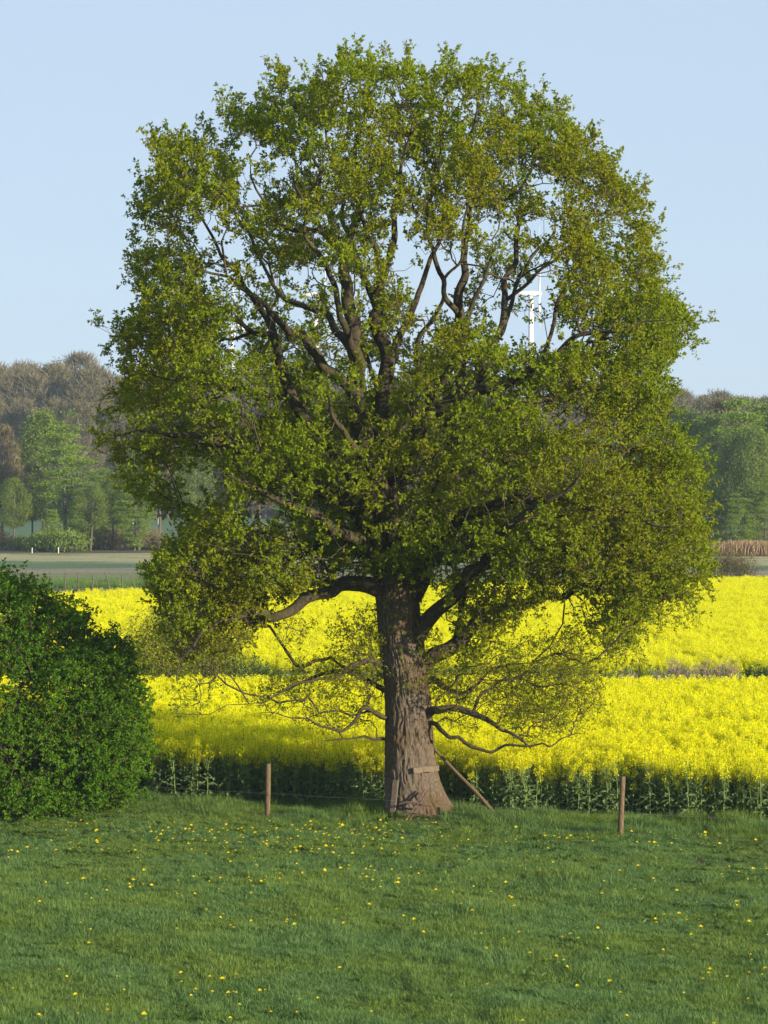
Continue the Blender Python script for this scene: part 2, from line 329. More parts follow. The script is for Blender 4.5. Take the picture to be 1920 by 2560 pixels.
# ------------------------------------------------------------------ geometry nodes scatter (stuff only)
def scatter(name, sources, pts, rot, scl, var, label, cat):
    """one object whose points carry copies of the parts of real things standing in the scene"""
    me = bpy.data.meshes.new(name); me.vertices.add(len(pts)); me.vertices.foreach_set('co', np.asarray(pts, np.float32).ravel())
    for nm, ty, key, arr in (('rot', 'FLOAT_VECTOR', 'vector', rot), ('scl', 'FLOAT_VECTOR', 'vector', scl), ('var', 'INT', 'value', var)):
        at = me.attributes.new(nm, ty, 'POINT'); at.data.foreach_set(key, np.asarray(arr, np.int32 if ty == 'INT' else np.float32).ravel())
    o = link(name, me); tag(o, label, cat, kind='stuff')
    ng = bpy.data.node_groups.new(name, 'GeometryNodeTree')
    ng.interface.new_socket('Geometry', in_out='INPUT', socket_type='NodeSocketGeometry')
    ng.interface.new_socket('Geometry', in_out='OUTPUT', socket_type='NodeSocketGeometry')
    gi = ng.nodes.new('NodeGroupInput'); go = ng.nodes.new('NodeGroupOutput'); jo = ng.nodes.new('GeometryNodeJoinGeometry')
    def attr(nm, ty):
        n = ng.nodes.new('GeometryNodeInputNamedAttribute'); n.data_type = ty; n.inputs['Name'].default_value = nm
        return [s for s in n.outputs if s.enabled and s.name == 'Attribute'][0]
    er = ng.nodes.new('FunctionNodeEulerToRotation'); ng.links.new(attr('rot', 'FLOAT_VECTOR'), er.inputs[0])
    sc = attr('scl', 'FLOAT_VECTOR'); va = attr('var', 'INT')
    for k, parts in enumerate(sources):
        jp = ng.nodes.new('GeometryNodeJoinGeometry')
        for p in parts:
            oi = ng.nodes.new('GeometryNodeObjectInfo'); oi.transform_space = 'ORIGINAL'; oi.inputs['Object'].default_value = p
            ng.links.new(oi.outputs['Geometry'], jp.inputs[0])
        cm = ng.nodes.new('FunctionNodeCompare'); cm.data_type = 'INT'; cm.operation = 'EQUAL'
        ia, ib = [s for s in cm.inputs if s.enabled][:2]; ng.links.new(va, ia); ib.default_value = k
        ip = ng.nodes.new('GeometryNodeInstanceOnPoints')
        ng.links.new(gi.outputs[0], ip.inputs['Points']); ng.links.new(cm.outputs[0], ip.inputs['Selection'])
        ng.links.new(jp.outputs[0], ip.inputs['Instance']); ng.links.new(er.outputs[0], ip.inputs['Rotation']); ng.links.new(sc, ip.inputs['Scale'])
        ng.links.new(ip.outputs[0], jo.inputs[0])
    ng.links.new(jo.outputs[0], go.inputs[0])
    md = o.modifiers.new('scatter', 'NODES'); md.node_group = ng
    return o

# ------------------------------------------------------------------ the ground
TREE = (0.85, 60.0)
def gz(x, y):
    x = np.asarray(x, float); y = np.asarray(y, float)
    near = np.clip((95-y)/30, 0, 1)
    z = near*(fbm(x*0.35+40, y*0.35+11, 3)-0.5)*0.16 + near*(fbm(x*1.3, y*1.3, 9)-0.5)*0.05
    d = np.hypot(x-TREE[0]-0.35, (y-TREE[1]+0.2))
    z = z*np.clip(d/2, 0.2, 1) + 0.14*np.exp(-(d/1.3)**2)
    z = z+6.0*np.clip((y-520)/700, 0, 1)+np.clip((y-500)/60, 0, 1)*1.5*(fbm(x*0.01+5, y*0.01, 4)-0.3)
    return z
def build_ground():
    xs = np.unique(np.concatenate([np.linspace(-1500, -60, 40), np.linspace(-60, -16, 30), np.linspace(-16, 16, 100), np.linspace(16, 60, 30), np.linspace(60, 1500, 40)]))
    ys = np.unique(np.concatenate([np.linspace(-120, 20, 12), np.linspace(20, 64, 140), np.linspace(64, 100, 40), np.linspace(100, 560, 90), np.linspace(560, 2000, 40)]))
    X, Y = np.meshgrid(xs, ys); Z = gz(X, Y); nx, ny = len(xs), len(ys)
    v = np.stack([X, Y, Z], -1).reshape(-1, 3); i, j = np.meshgrid(np.arange(ny-1), np.arange(nx-1), indexing='ij')
    b = (i*nx+j).ravel(); f = np.stack([b, b+1, b+nx+1, b+nx], 1)
    g = Geo(); g.add(v, f); o = g.obj('ground', M['ground']); tag(o, kind='structure')
build_ground()

def P(dx, dy, y=60.0):
    """a spot of the photograph (at 1659 px wide) at distance y, as a point in metres"""
    k = y*1.1573/FPX
    return np.array([(dx-829.5)*k, y, EYE-(dy-1032.6)*k])

# ------------------------------------------------------------------ the oak
def shoots(g_leaf, g_twig, tips, dirs, n_sh, len_r, n_leaf, L, W, up, twig_r=0.0025, spread=0.9, tw=True):
    """short leafy shoots from twig ends; leaves bunch towards the shoot's end"""
    t = np.repeat(np.arange(len(tips)), n_sh); n = len(t)
    d = unit(dirs[t]*0.55+rng.normal(size=(n, 3))*spread*0.6+np.array([0, 0, 1.0])*np.repeat(np.broadcast_to(up, (len(tips),)), n_sh)[:, None])
    ln = rng.uniform(*len_r, n); e = tips[t]+d*ln[:, None]
    if tw: segments(g_twig, tips[t][::2], e[::2], twig_r*1.4, twig_r*0.7, 3)
    s = np.repeat(np.arange(n), n_leaf); m = len(s)
    f = 1-rng.random(m)**2.0*0.75
    base = tips[t][s]+d[s]*(ln[s]*f)[:, None]+rng.normal(size=(m, 3))*0.01
    ax = unit(rng.normal(size=(m, 3))+d[s]*0.55); nr = unit(rng.normal(size=(m, 3))+np.array([0, 0, 0.8]))
    q = rng.uniform(0.5, 1.35, m); rv = np.clip(np.repeat(rng.random(len(tips)), n_sh)[s]*0.55+rng.random(m)*0.45, 0, 1)
    leaves(g_leaf, base, ax, nr, L*q, W*q, rnd=rv)

def build_oak():
    bx, by = TREE; bz = float(gz(bx, by))
    root = thing('oak_tree', 'big old oak with fresh olive leaves standing alone at the field edge', 'tree', (bx, by, 0))
    O = np.array([bx, by, 0.0])
    # limbs: rows of (column, row, metres behind the trunk, radius)
    T = [(905, 1782, 0, .74), (899, 1750, 0, .675), (889, 1690, 0, .59), (884, 1610, 0, .54), (882, 1520, 0, .52), (872, 1440, 0, .49), (864, 1370, 0, .475), (860, 1310, 0, .48),
         (852, 1250, 0, .46), (838, 1180, 0, .40), (828, 1110, 0, .34), (824, 1060, 0, .28)]
    LB = [
     # upright stems
     [(832, 1140, 0, .36), (827, 1095, 0, .34), (824, 1040, 0, .31), (828, 980, 0, .27), (835, 900, .1, .235), (834, 830, .2, .215), (824, 740, .2, .19), (816, 670, .1, .17), (820, 600, 0, .15), (840, 560, 0, .13)],
     [(845, 1235, 0, .30), (805, 1150, -.1, .30), (790, 1060, -.3, .28), (782, 970, -.5, .26), (778, 880, -.7, .235), (775, 790, -.8, .21), (768, 700, -.8, .19), (754, 620, -.7, .17), (742, 555, -.6, .15), (762, 505, -.5, .12), (776, 440, -.4, .10), (770, 370, -.3, .07), (775, 290, -.2, .045), (790, 200, 0, .02)],
     [(742, 555, -.6, .12), (718, 520, -.8, .10), (690, 495, -1.0, .085), (645, 498, -1.3, .07), (600, 480, -1.6, .05), (560, 420, -2, .03), (540, 330, -2.2, .015)],
     [(718, 520, -.8, .08), (705, 450, -.6, .06), (690, 370, -.3, .045), (670, 280, .2, .03), (650, 200, .5, .015)],
     [(840, 562, 0, .11), (850, 510, .2, .095), (850, 455, .4, .08), (862, 400, .6, .06), (880, 310, .8, .04), (900, 210, .9, .02)],
     [(832, 575, 0, .10), (812, 540, -.2, .085), (795, 505, -.5, .07), (835, 490, -.2, .05), (855, 470, 0, .04)],
     [(795, 505, -.5, .06), (780, 450, -.9, .05), (800, 370, -1.4, .035), (830, 280, -1.8, .02)],
     [(820, 680, .1, .12), (792, 620, .5, .10), (770, 560, 1.0, .08), (740, 470, 1.6, .06), (720, 360, 2.2, .04), (700, 250, 2.6, .02)],
     # left limbs
     [(800, 1085, -.2, .20), (735, 985, .4, .18), (680, 920, .8, .165), (632, 850, 1.1, .15), (602, 770, 1.3, .13), (588, 720, 1.4, .115), (560, 660, 1.5, .09), (528, 625, 1.5, .07), (480, 560, 1.6, .05), (440, 480, 1.6, .035), (390, 400, 1.5, .02)],
     [(782, 890, -.6, .16), (735, 820, -1.0, .145), (690, 770, -1.3, .13), (652, 728, -1.6, .115), (618, 705, -1.9, .09), (560, 650, -2.5, .06), (500, 600, -3, .04), (420, 570, -3.4, .02)],
     [(774, 770, -.7, .13), (745, 730, -.3, .115), (715, 695, .1, .10), (690, 680, .4, .09), (645, 662, .9, .075), (605, 640, 1.3, .06), (560, 560, 2.0, .045), (520, 480, 2.6, .03), (480, 400, 3, .018)],
     [(588, 722, 1.4, .08), (545, 718, 1.2, .07), (510, 690, 1.0, .06), (470, 690, .7, .045), (430, 715, .4, .03), (360, 735, 0, .018)],
     [(545, 718, 1.2, .05), (500, 735, 1.5, .045), (460, 755, 1.8, .03), (400, 790, 2.2, .02)],
     [(790, 1105, 0, .22), (740, 1085, -.8, .20), (690, 1050, -1.4, .17), (620, 1010, -2.0, .14), (550, 985, -2.5, .115), (490, 968, -2.8, .095), (440, 948, -3.0, .075), (380, 945, -3.2, .055), (310, 930, -3.4, .035), (250, 940, -3.5, .018)],
     [(490, 968, -2.8, .07), (470, 930, -2.5, .055), (440, 880, -2.2, .045), (390, 830, -2, .03), (310, 800, -1.8, .018)],
     [(640, 860, 1.1, .09), (560, 850, 2.2, .075), (480, 840, 3.2, .055), (400, 830, 3.9, .035), (320, 840, 4.4, .018)],
     [(820, 1230, 0, .21), (770, 1180, .6, .19), (715, 1160, 1.2, .16), (650, 1190, 1.9, .12), (600, 1212, 2.4, .095), (540, 1215, 2.9, .07), (450, 1200, 3.4, .045), (360, 1215, 3.8, .022)],
     [(830, 1275, -.1, .22), (775, 1257, -.4, .185), (735, 1260, -.7, .16), (690, 1285, -1.0, .14), (640, 1310, -1.2, .12), (580, 1335, -1.5, .105), (560, 1325, -1.6, .09), (525, 1328, -1.8, .08), (480, 1345, -2.0, .06), (430, 1375, -2.2, .04), (390, 1420, -2.3, .025), (380, 1480, -2.4, .012)],
     [(560, 1328, -1.6, .07), (500, 1310, -2.0, .055), (430, 1300, -2.4, .04), (350, 1330, -2.8, .02)],
     # right limbs
     [(880, 1285, 0, .36), (915, 1205, .1, .32), (940, 1115, .3, .28), (963, 1030, .5, .245), (978, 970, .6, .22), (990, 900, .7, .20), (1000, 830, .8, .18), (1006, 760, .9, .16), (1000, 690, .9, .14), (994, 620, .8, .12), (1000, 560, .7, .10), (1015, 490, .6, .08), (1010, 400, .5, .055), (1020, 290, .4, .035), (1030, 190, .3, .018)],
     [(835, 1085, 0, .22), (872, 1015, -.3, .20), (898, 950, -.6, .19), (925, 905, -.9, .175), (975, 870, -1.2, .16), (1040, 838, -1.6, .14), (1110, 818, -2.0, .115), (1168, 790, -2.4, .095), (1225, 745, -2.8, .07), (1290, 720, -3.1, .05), (1370, 700, -3.3, .03), (1440, 690, -3.5, .018)],
     [(1000, 855, -1.4, .12), (1040, 800, -1.0, .11), (1068, 735, -.6, .095), (1092, 650, -.2, .085), (1112, 570, .1, .07), (1122, 480, .3, .06), (1130, 400, .5, .045), (1150, 300, .7, .025), (1170, 230, .8, .015)],
     [(1168, 790, -2.4, .06), (1200, 700, -2.2, .055), (1215, 640, -2.1, .045), (1250, 560, -1.9, .035), (1290, 470, -1.7, .02)],
     [(1092, 650, -.2, .06), (1140, 610, -.7, .05), (1200, 560, -1.2, .035), (1270, 500, -1.6, .02)],
     [(1003, 700, .9, .09), (960, 640, .4, .075), (945, 580, 0, .065), (925, 500, -.5, .05), (940, 400, -1, .035), (950, 280, -1.4, .02)],
     [(898, 950, -.6, .10), (890, 880, -1.1, .085), (905, 790, -1.6, .075), (930, 700, -2.1, .06), (960, 600, -2.5, .045), (1000, 490, -2.8, .03), (1040, 390, -3, .018)],
     [(985, 930, .7, .13), (1060, 890, 1.4, .11), (1130, 870, 2.0, .09), (1200, 860, 2.6, .075), (1290, 840, 3.2, .055), (1370, 800, 3.6, .03), (1430, 770, 3.9, .016)],
     [(955, 1065, .5, .14), (1020, 1010, 1.2, .125), (1100, 985, 1.8, .105), (1190, 975, 2.4, .085), (1290, 970, 3, .06), (1400, 980, 3.4, .035), (1480, 1010, 3.7, .018)],
     [(925, 1180, .1, .16), (990, 1120, -.9, .14), (1060, 1090, -1.7, .12), (1150, 1080, -2.5, .095), (1250, 1090, -3.1, .07), (1360, 1110, -3.6, .045), (1470, 1140, -4, .02)],
     [(895, 1420, -.1, .20), (905, 1370, -.3, .185), (950, 1315, -.7, .165), (990, 1285, -1.0, .14), (1015, 1240, -1.2, .115), (1060, 1195, -1.6, .09), (1130, 1180, -2.2, .07), (1230, 1190, -2.8, .05), (1350, 1210, -3.2, .03), (1450, 1220, -3.5, .015)],
     [(885, 1470, .2, .20), (940, 1420, .3, .19), (985, 1385, .4, .175), (1040, 1335, .5, .15), (1100, 1305, .7, .125), (1170, 1285, .9, .10), (1260, 1262, 1.2, .075), (1340, 1275, 1.4, .055), (1410, 1290, 1.6, .04), (1490, 1270, 1.8, .02)],
     [(985, 1385, .4, .10), (1000, 1330, .7, .085), (1005, 1285, 1.0, .07), (1030, 1230, 1.6, .055), (1090, 1170, 2.4, .04), (1180, 1140, 3.2, .022)],
     [(885, 1585, 0, .12), (935, 1540, -.35, .095), (985, 1535, -.6, .085), (1020, 1548, -.7, .07), (1070, 1565, -.9, .05), (1110, 1585, -1.0, .03), (1150, 1620, -1.1, .015)],
     [(895, 1560, 0, .07), (942, 1562, -.4, .058), (962, 1585, -.6, .05), (990, 1592, -.7, .045), (1020, 1615, -.8, .042), (1060, 1627, -.9, .038), (1095, 1611, -1.0, .032), (1150, 1614, -1.1, .026), (1190, 1616, -1.2, .02), (1215, 1598, -1.25, .014), (1265, 1588, -1.3, .007)],
     [(1020, 1548, -.7, .04), (1060, 1490, -.4, .035), (1120, 1465, 0, .028), (1200, 1480, .4, .02), (1290, 1500, .8, .01)],
     [(880, 1500, .4, .10), (940, 1470, .9, .085), (965, 1490, 1.1, .06), (1000, 1500, 1.3, .045), (1060, 1450, 1.6, .03), (1150, 1430, 1.9, .015)],
     # low left branches
     [(872, 1568, 0, .075), (832, 1550, -.35, .06), (790, 1528, -.7, .05), (768, 1560, -.9, .04), (735, 1580, -1.1, .032), (690, 1570, -1.3, .024), (630, 1550, -1.5, .014), (560, 1540, -1.6, .007)],
     [(868, 1505, .1, .08), (810, 1480, .5, .068), (770, 1450, .7, .055), (720, 1450, .9, .045), (660, 1470, 1.2, .03), (580, 1500, 1.5, .015)],
     [(864, 1455, 0, .08), (805, 1428, -.6, .065), (760, 1440, -1.0, .05), (690, 1465, -1.5, .035), (610, 1490, -2, .02), (540, 1520, -2.3, .01)],
     [(870, 1600, 0, .05), (822, 1595, -.2, .042), (790, 1590, -.4, .03), (750, 1595, -.6, .018), (690, 1600, -.8, .008)],
     # limbs towards and away from the viewer
     [(850, 1200, -.3, .22), (845, 1140, -1.4, .19), (830, 1080, -2.6, .16), (800, 1020, -3.7, .12), (760, 960, -4.6, .085), (720, 900, -5.3, .05), (690, 830, -5.8, .025)],
     [(835, 1060, -.2, .18), (870, 990, -1.5, .16), (920, 900, -2.8, .13), (970, 810, -3.8, .10), (1010, 710, -4.5, .07), (1040, 610, -5, .04), (1060, 520, -5.2, .02)],
     [(840, 1130, .3, .20), (860, 1060, 1.6, .17), (850, 980, 3.0, .14), (830, 900, 4.2, .10), (800, 800, 5.0, .06), (780, 700, 5.5, .03)],
     [(900, 1230, -.3, .18), (960, 1200, -1.6, .15), (1030, 1170, -3, .12), (1110, 1130, -4.2, .085), (1190, 1080, -5, .05), (1260, 1020, -5.5, .025)],
     [(930, 1150, .5, .16), (990, 1110, 2, .13), (1070, 1060, 3.4, .10), (1150, 1000, 4.5, .07), (1240, 930, 5.2, .04), (1310, 860, 5.6, .02)],
     [(835, 1210, -.3, .17), (780, 1170, -1.7, .145), (710, 1130, -3, .11), (630, 1090, -4, .08), (550, 1050, -4.7, .05), (470, 1020, -5, .025)],
     [(780, 830, -.8, .12), (760, 760, -2, .10), (730, 660, -3.2, .08), (700, 560, -4.1, .06), (660, 450, -4.6, .035), (630, 350, -4.7, .018)],
     [(825, 860, .3, .13), (850, 780, 1.6, .11), (890, 680, 2.8, .09), (930, 560, 3.6, .065), (960, 440, 4, .04), (980, 320, 4.1, .02)],
     [(990, 880, .8, .10), (1040, 780, 2.2, .085), (1100, 670, 3.4, .065), (1150, 550, 4.1, .045), (1190, 430, 4.4, .022)],
    ]
    def conv(rows):
        out = []
        if rows is not T:      # gnarled: a random elbow half-way along each piece, and a tapered end
            rr_ = [rows[0]]
            for a_, b_ in zip(rows[:-1], rows[1:]):
                sl = math.hypot(b_[0]-a_[0], b_[1]-a_[1]); q_ = 0.14*sl
                rr_.append(((a_[0]+b_[0])/2+rng.normal()*q_*.6, (a_[1]+b_[1])/2+rng.normal()*q_*.6, (a_[2]+b_[2])/2+rng.normal()*q_*.0105*.8, (a_[3]+b_[3])/2)); rr_.append(b_)
            rows = rr_[:-1]+[(*rr_[-1][:3], .005)]
        for i, (dx, dy, off, r) in enumerate(rows):
            off *= .88; p = P(dx, dy, 60.0+off); out.append([p[0]-O[0], p[1]-O[1], p[2]-O[2], r*(1 if rows is T else float(np.interp(dy, [700, 1000], [.82, 1.0])))])
        return np.array(out)
    # trunk with buttress flare and ridged bark in relief
    tp = spline(conv(T), 0.03); lo_ = int((tp[:, 2] < 5.2).sum()); tp = np.vstack([tp[:lo_], tp[lo_::4]])
    n, K = len(tp), 300
    s = np.concatenate([[0], np.cumsum(np.linalg.norm(np.diff(tp[:, :3], axis=0), axis=1))])
    a = np.arange(K)*2*math.pi/K; A, S = np.meshgrid(a, s)
    flare = np.exp(-S/0.55)
    lob = 1+flare*(0.55*np.maximum(0, np.cos(A+0.1))**3+0.14*np.maximum(0, np.cos(A-3.6))**4+0.22*np.maximum(0, np.cos(A+1.35))**5+0.12*np.cos(3*A+1))
    lump = (fbm(np.cos(A)*1.2+9, np.sin(A)*1.2+S*0.5, 31)-0.5)*0.05
    warp = (fbm(np.cos(A)*2.2+5, np.sin(A)*2.2+S*2.4, 61)-.5)*3.0
    NB = 62
    def bark(nb, fs, seed):
        U = A*nb/(2*math.pi)+warp; Vv = S*fs+warp*.4
        w_ = np.clip((2*math.pi-A)/0.35, 0, 1)     # blend across the seam
        return vnoise(U, Vv, seed)*w_+vnoise(U-nb, Vv, seed)*(1-w_)
    ridge = 1-np.abs(2*bark(NB, 4.2, 77)-1)**1.2
    fine = bark(110, 13, 88)
    rr = tp[:, 3:4]*lob*(1+lump)+(ridge*0.045+fine*0.016-0.035)*np.clip(tp[:, 3:4]/0.4, 0.3, 1.1)
    v = np.stack([tp[:, 0:1]+np.cos(A)*rr, tp[:, 1:2]+np.sin(A)*rr, tp[:, 2:3]+0*A], -1).reshape(-1, 3)
    i = np.arange(n-1)[:, None]; j = np.arange(K)[None]
    g = Geo(); g.add(v, np.stack([i*K+j, i*K+(j+1) % K, (i+1)*K+(j+1) % K, (i+1)*K+j], -1).reshape(-1, 4), 0, (1-ridge).ravel())
    tr = g.obj('trunk', M['trunk_bark'], root)
    # burr where an old limb was lost
    nodes, lens = [tp[::6, :3]], [s[::6]*0.6]
    allp = tp[:, :3]; alls = s*0.6
    for li, rows in enumerate(LB):
        pth = spline(conv(rows), 0.10)
        m = len(pth); amp = 0.035*np.clip(np.arange(m)/6, 0, 1)
        ph = rng.random(3)*100
        for c in range(3):
            pth[:, c] += (vnoise(np.arange(m)*0.16+ph[c], np.zeros(m), li*3+c)-0.5)*2*amp*np.clip(pth[:, 3]/0.08, 0.5, 1.4)*1.6
        for c in range(3):
            pth[:, c] += (vnoise(np.arange(m)*0.5+ph[c], np.zeros(m), li*3+c+500)-0.5)*amp*.8
        g = Geo(); tube(g, pth, 12 if pth[:, 3].max() > .1 else 8, bump=0.16, seed=li+100)
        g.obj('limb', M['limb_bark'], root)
        d0 = np.linalg.norm(allp-pth[0, :3], axis=1); st = alls[d0.argmin()]
        ss = st+np.concatenate([[0], np.cumsum(np.linalg.norm(np.diff(pth[:, :3], axis=0), axis=1))])*0.8
        k0 = 4 if m > 14 else 1
        nodes.append(pth[k0::2, :3]); lens.append(ss[k0::2]); allp = np.vstack([allp, pth[:, :3]]); alls = np.concatenate([alls, ss])
    nodes = np.vstack(nodes); lens = np.concatenate(lens)
    keep = nodes[:, 2] > 1.75; nodes = nodes[keep]; lens = lens[keep]
    # crown envelope: outline in the plane of the trunk, rounded in depth
    out = np.array([(700,150),(735,92),(800,98),(830,112),(885,125),(930,135),(960,118),(1030,130),(1100,150),(1165,190),(1230,225),(1272,288),(1330,340),(1378,400),(1408,480),(1436,555),(1440,610),(1488,655),(1508,700),
        (1478,760),(1445,800),(1470,850),(1440,900),(1490,960),(1528,1050),(1535,1150),(1545,1235),(1500,1285),(1440,1300),(1392,1345),(1372,1420),(1330,1440),(1290,1370),(1230,1340),(1150,1345),(1080,1390),(1000,1440),(980,1340),
        (920,1240),(860,1225),(800,1235),(740,1245),(660,1325),(600,1345),(540,1380),(470,1420),(390,1440),(345,1380),(340,1300),(315,1225),(380,1165),(390,1110),(300,1090),(240,1010),(215,930),(252,860),(262,790),(225,715),(285,705),(302,640),
        (287,560),(315,480),(300,410),(330,335),(328,270),(385,275),(440,258),(500,200),(530,232),(590,140),(640,165)], float)
    sc = 60*1.1573/FPX
    def pts_in(nq, poly, Rr, R2):
        lo, hi = poly.min(0), poly.max(0); q = rng.uniform(lo, hi, (nq, 2)); q = q[in_poly(q[:, 0], q[:, 1], poly)]
        d = poly_dist(q[:, 0], q[:, 1], poly)*sc; h = np.sqrt(np.maximum(0, Rr**2-(Rr-np.minimum(d, Rr))**2))*R2/Rr
        y = rng.uniform(-1, 1, len(q))*h; dep = np.minimum(d, h-np.abs(y))
        return q, y, dep, d
    # clump centres, kept apart, mostly near the surface; gaps where the sky shows through
    holes = [(935,640,48,75),(505,545,30,26),(545,440,20,36),(870,520,26,50),(1180,420,40,24),(1160,505,55,22),(575,610,30,30),(660,620,45,34),(505,755,38,20),(735,640,26,60),(1000,560,22,40),(700,300,20,16),(1175,640,32,34),(1190,730,36,30),(895,600,30,48),
             (650,690,30,24),(560,330,22,18),(1060,500,18,30),(880,380,16,22),(470,610,26,22),(1140,560,24,20),(1000,470,14,26),(1120,740,40,30),(910,730,24,30),(800,680,12,40),(440,1050,46,50),(560,1110,40,30),(525,350,24,48),(440,510,34,24),(612,372,24,26),(660,1322,80,28),(770,1292,50,28),(480,285,14,20),(345,520,14,30),(1265,330,16,18)]
    q, y, dep, d = pts_in(60000, out, 5.2, 5.5)
    hw = np.zeros(len(q))
    for hx, hy, rx, ry in holes:
        hw = np.maximum(hw, np.exp(-(((q[:, 0]-hx)/(rx*1.3))**2+((q[:, 1]-hy)/(ry*1.3))**2)**2))
    keepp = rng.random(len(q)) < (np.interp(q[:, 1], [550, 950], [0.07, 0.26])+np.interp(q[:, 1], [550, 950], [0.95, 0.76])*np.exp(-dep/1.15))*(1-hw)*np.clip((fbm(q[:, 0]*.0125+y*.35, q[:, 1]*.015+y*.2, 91)-.41)*10, .03, 1)
    q, y, dep = q[keepp], y[keepp], dep[keepp]
    cen = []
    ky = (60+y)/60; cw = np.stack([(q[:, 0]-829.5)*sc*ky, 60+y, EYE-(q[:, 1]-1032.6)*sc*ky], 1)
    arr = np.zeros((0, 3))
    for c in cw:
        if len(arr) == 0 or np.min(np.sum((arr-c)**2, 1)) > 0.53**2: arr = np.vstack([arr, c])
        if len(arr) >= 1060: break
    tg = []
    for c in arr:
        k = rng.integers(13, 34); sd_ = rng.uniform(0.17, 0.38)
        tg.append(c+rng.normal(size=(k, 3))*np.array([sd_, sd_, sd_*0.8]))
    tg = np.vstack(tg)
    def px(t): 
        k = t[:, 1]*1.1573/FPX
        return 829.5+t[:, 0]/k, 1032.6+(EYE-t[:, 2])/k
    X, Yp = px(tg); tipx = 829.5+(X-829.5)*1.022; tipy = Yp-42; ok = in_poly(X, Yp, out) & in_poly(tipx, np.where(Yp < 700, tipy, Yp), out)
    for hx, hy, rx, ry in holes:
        ok &= ((((X-hx)/(rx*1.22))**2+((Yp-hy)/(ry*1.22))**2) > 1.0) | (rng.random(len(X)) < 0.10)
    for hx, hy, rx, ry in [(620,800,62,95),(700,760,62,60),(780,850,70,120),(845,790,55,110),(920,905,62,55),(1015,840,75,55),(470,950,75,40),(740,1085,62,62),(1110,850,85,40),(980,985,46,62),(800,1150,50,60),(690,1290,75,30),(600,1300,62,32),(1215,890,60,60),(1050,1010,60,36),(560,700,60,50),(880,1060,50,60),(1010,1250,60,50),(650,1180,70,30)]:
        ok &= ((((X-hx)/rx)**2+((Yp-hy)/ry)**2) > 1.0) | (tg[:, 1] > 60.3) | (rng.random(len(X)) < 0.20)
    tg = tg[ok]
    # lone sprays that break the outline
    ext = []
    for (ex, ey) in [(215,702),(300,410),(287,552),(328,275),(378,270),(505,196),(592,138),(738,92),(760,110),(800,95),(826,108),(880,122),(932,130),(970,100),(1030,128),(1052,140),(1088,150),(1122,172),(1165,200),(1225,215),(1262,285),(1325,345),(1397,425),(1410,490),(1435,550),(1480,640),(1508,690),(1470,770),(1455,850),(1530,1240),(1545,1260),(320,1225),(1370,1400)]:
        for k in range(3):
            ext.append(P(ex+(829.5-ex)*.02+rng.normal()*7, ey+(34 if ey < 700 else 0)+rng.normal()*9, 60+rng.normal()*0.8))
    edge = out[(out[:, 1] < 1300)]; cc_ = np.array([850., 760.])
    for k in range(170):
        i_ = rng.integers(0, len(out)); a_, b_ = out[i_-1], out[i_]; t_ = rng.random(); e_ = a_*(1-t_)+b_*t_
        if e_[1] > 1320: continue
        o_ = (e_-cc_)/np.linalg.norm(e_-cc_); o_ = o_ if e_[1] > 700 else np.array([o_[0]*.35, -1.0]); q_ = rng.uniform(-14, 16 if e_[1] > 700 else 34); dd_ = rng.normal()*.9
        for j_ in range(4): ext.append(P(*(e_+o_*(q_-j_*11)+rng.normal(size=2)*5+np.array([0, 32 if e_[1] < 700 else 0])), 60+dd_))
    tg = np.vstack([tg, np.array(ext)])
    tg = tg-O
    # thin lower sprays around the trunk and hanging from the low limbs
    low = np.array([(820,1300),(900,1330),(990,1410),(1100,1380),(1240,1350),(1300,1420),(1310,1520),(1240,1600),(1150,1610),(1050,1600),(940,1540),(905,1500),(880,1400),(850,1500),(825,1580),(700,1590),(600,1550),(540,1530),(520,1500),(600,1440),(700,1400),(720,1330)], float)
    q, y, dep, d = pts_in(6500, low, 2.6, 2.3)
    kp = (fbm(q[:, 0]*.016, q[:, 1]*.02+y*.5, 71) > .40) & (rng.random(len(q)) < np.clip(.12+d/.9, 0, 1)); q, y = q[kp], y[kp]
    kp = ~((np.abs(q[:, 0]-872) < 62) & (y < 0.2)); q, y = q[kp], y[kp]
    lowt = np.stack([(q[:, 0]-829.5)*sc-O[0], y, EYE-(q[:, 1]-1032.6)*sc], 1)
    hang = []
    for (hx, hy, ln, sp) in [(1300,1290,120,20),(1345,1300,110,16),(1370,1310,130,14),(1400,1300,80,20),(1440,1290,70,24),(1250,1290,110,20),(420,1400,150,18),(390,1440,120,16),(450,1390,90,22),(350,1360,80,22),(520,1350,70,20),(640,1330,60,20),(1480,1280,60,20)]:
        for k in range(26):
            t = rng.random(); hang.append(P(hx+rng.normal()*sp, hy+t*ln, 60+(-1.8 if hx < 700 else 1.3)+rng.normal()*0.5)-O)
    hang = np.array(hang)
    nC = len(tg); nL = len(lowt)
    print('oak targets', nC, nL, len(hang), 'clumps', len(arr))
    pos, par, order = grow(nodes, lens, np.vstack([tg, lowt, hang]), bf=0.30)
    rad, kids = radii(pos, par, order, 0.0042, 2.25)
    nr = len(nodes); ids = np.array(order)
    kind = np.zeros(len(pos), int); kind[nr+nC:nr+nC+nL] = 1; kind[nr+nC+nL:] = 2
    p0 = pos[par[ids]]; p1 = pos[ids]; rp = np.where(par[ids] < nr, np.minimum(rad[ids]*1.25, 0.07), np.minimum(rad[par[ids]], rad[ids]*1.7))
    # bent twigs: two pieces with a kink
    mid = (p0+p1)/2+rng.normal(size=p0.shape)*(np.linalg.norm(p1-p0, axis=1)*0.09)[:, None]
    g = Geo(); segments(g, p0, mid, rp, (rp+rad[ids])/2, 4); segments(g, mid, p1, (rp+rad[ids])/2, rad[ids], 4)
    gl = Geo()
    d = unit(p1-p0); thin = rad[ids] < 0.0075; tip = kids[ids] == 0
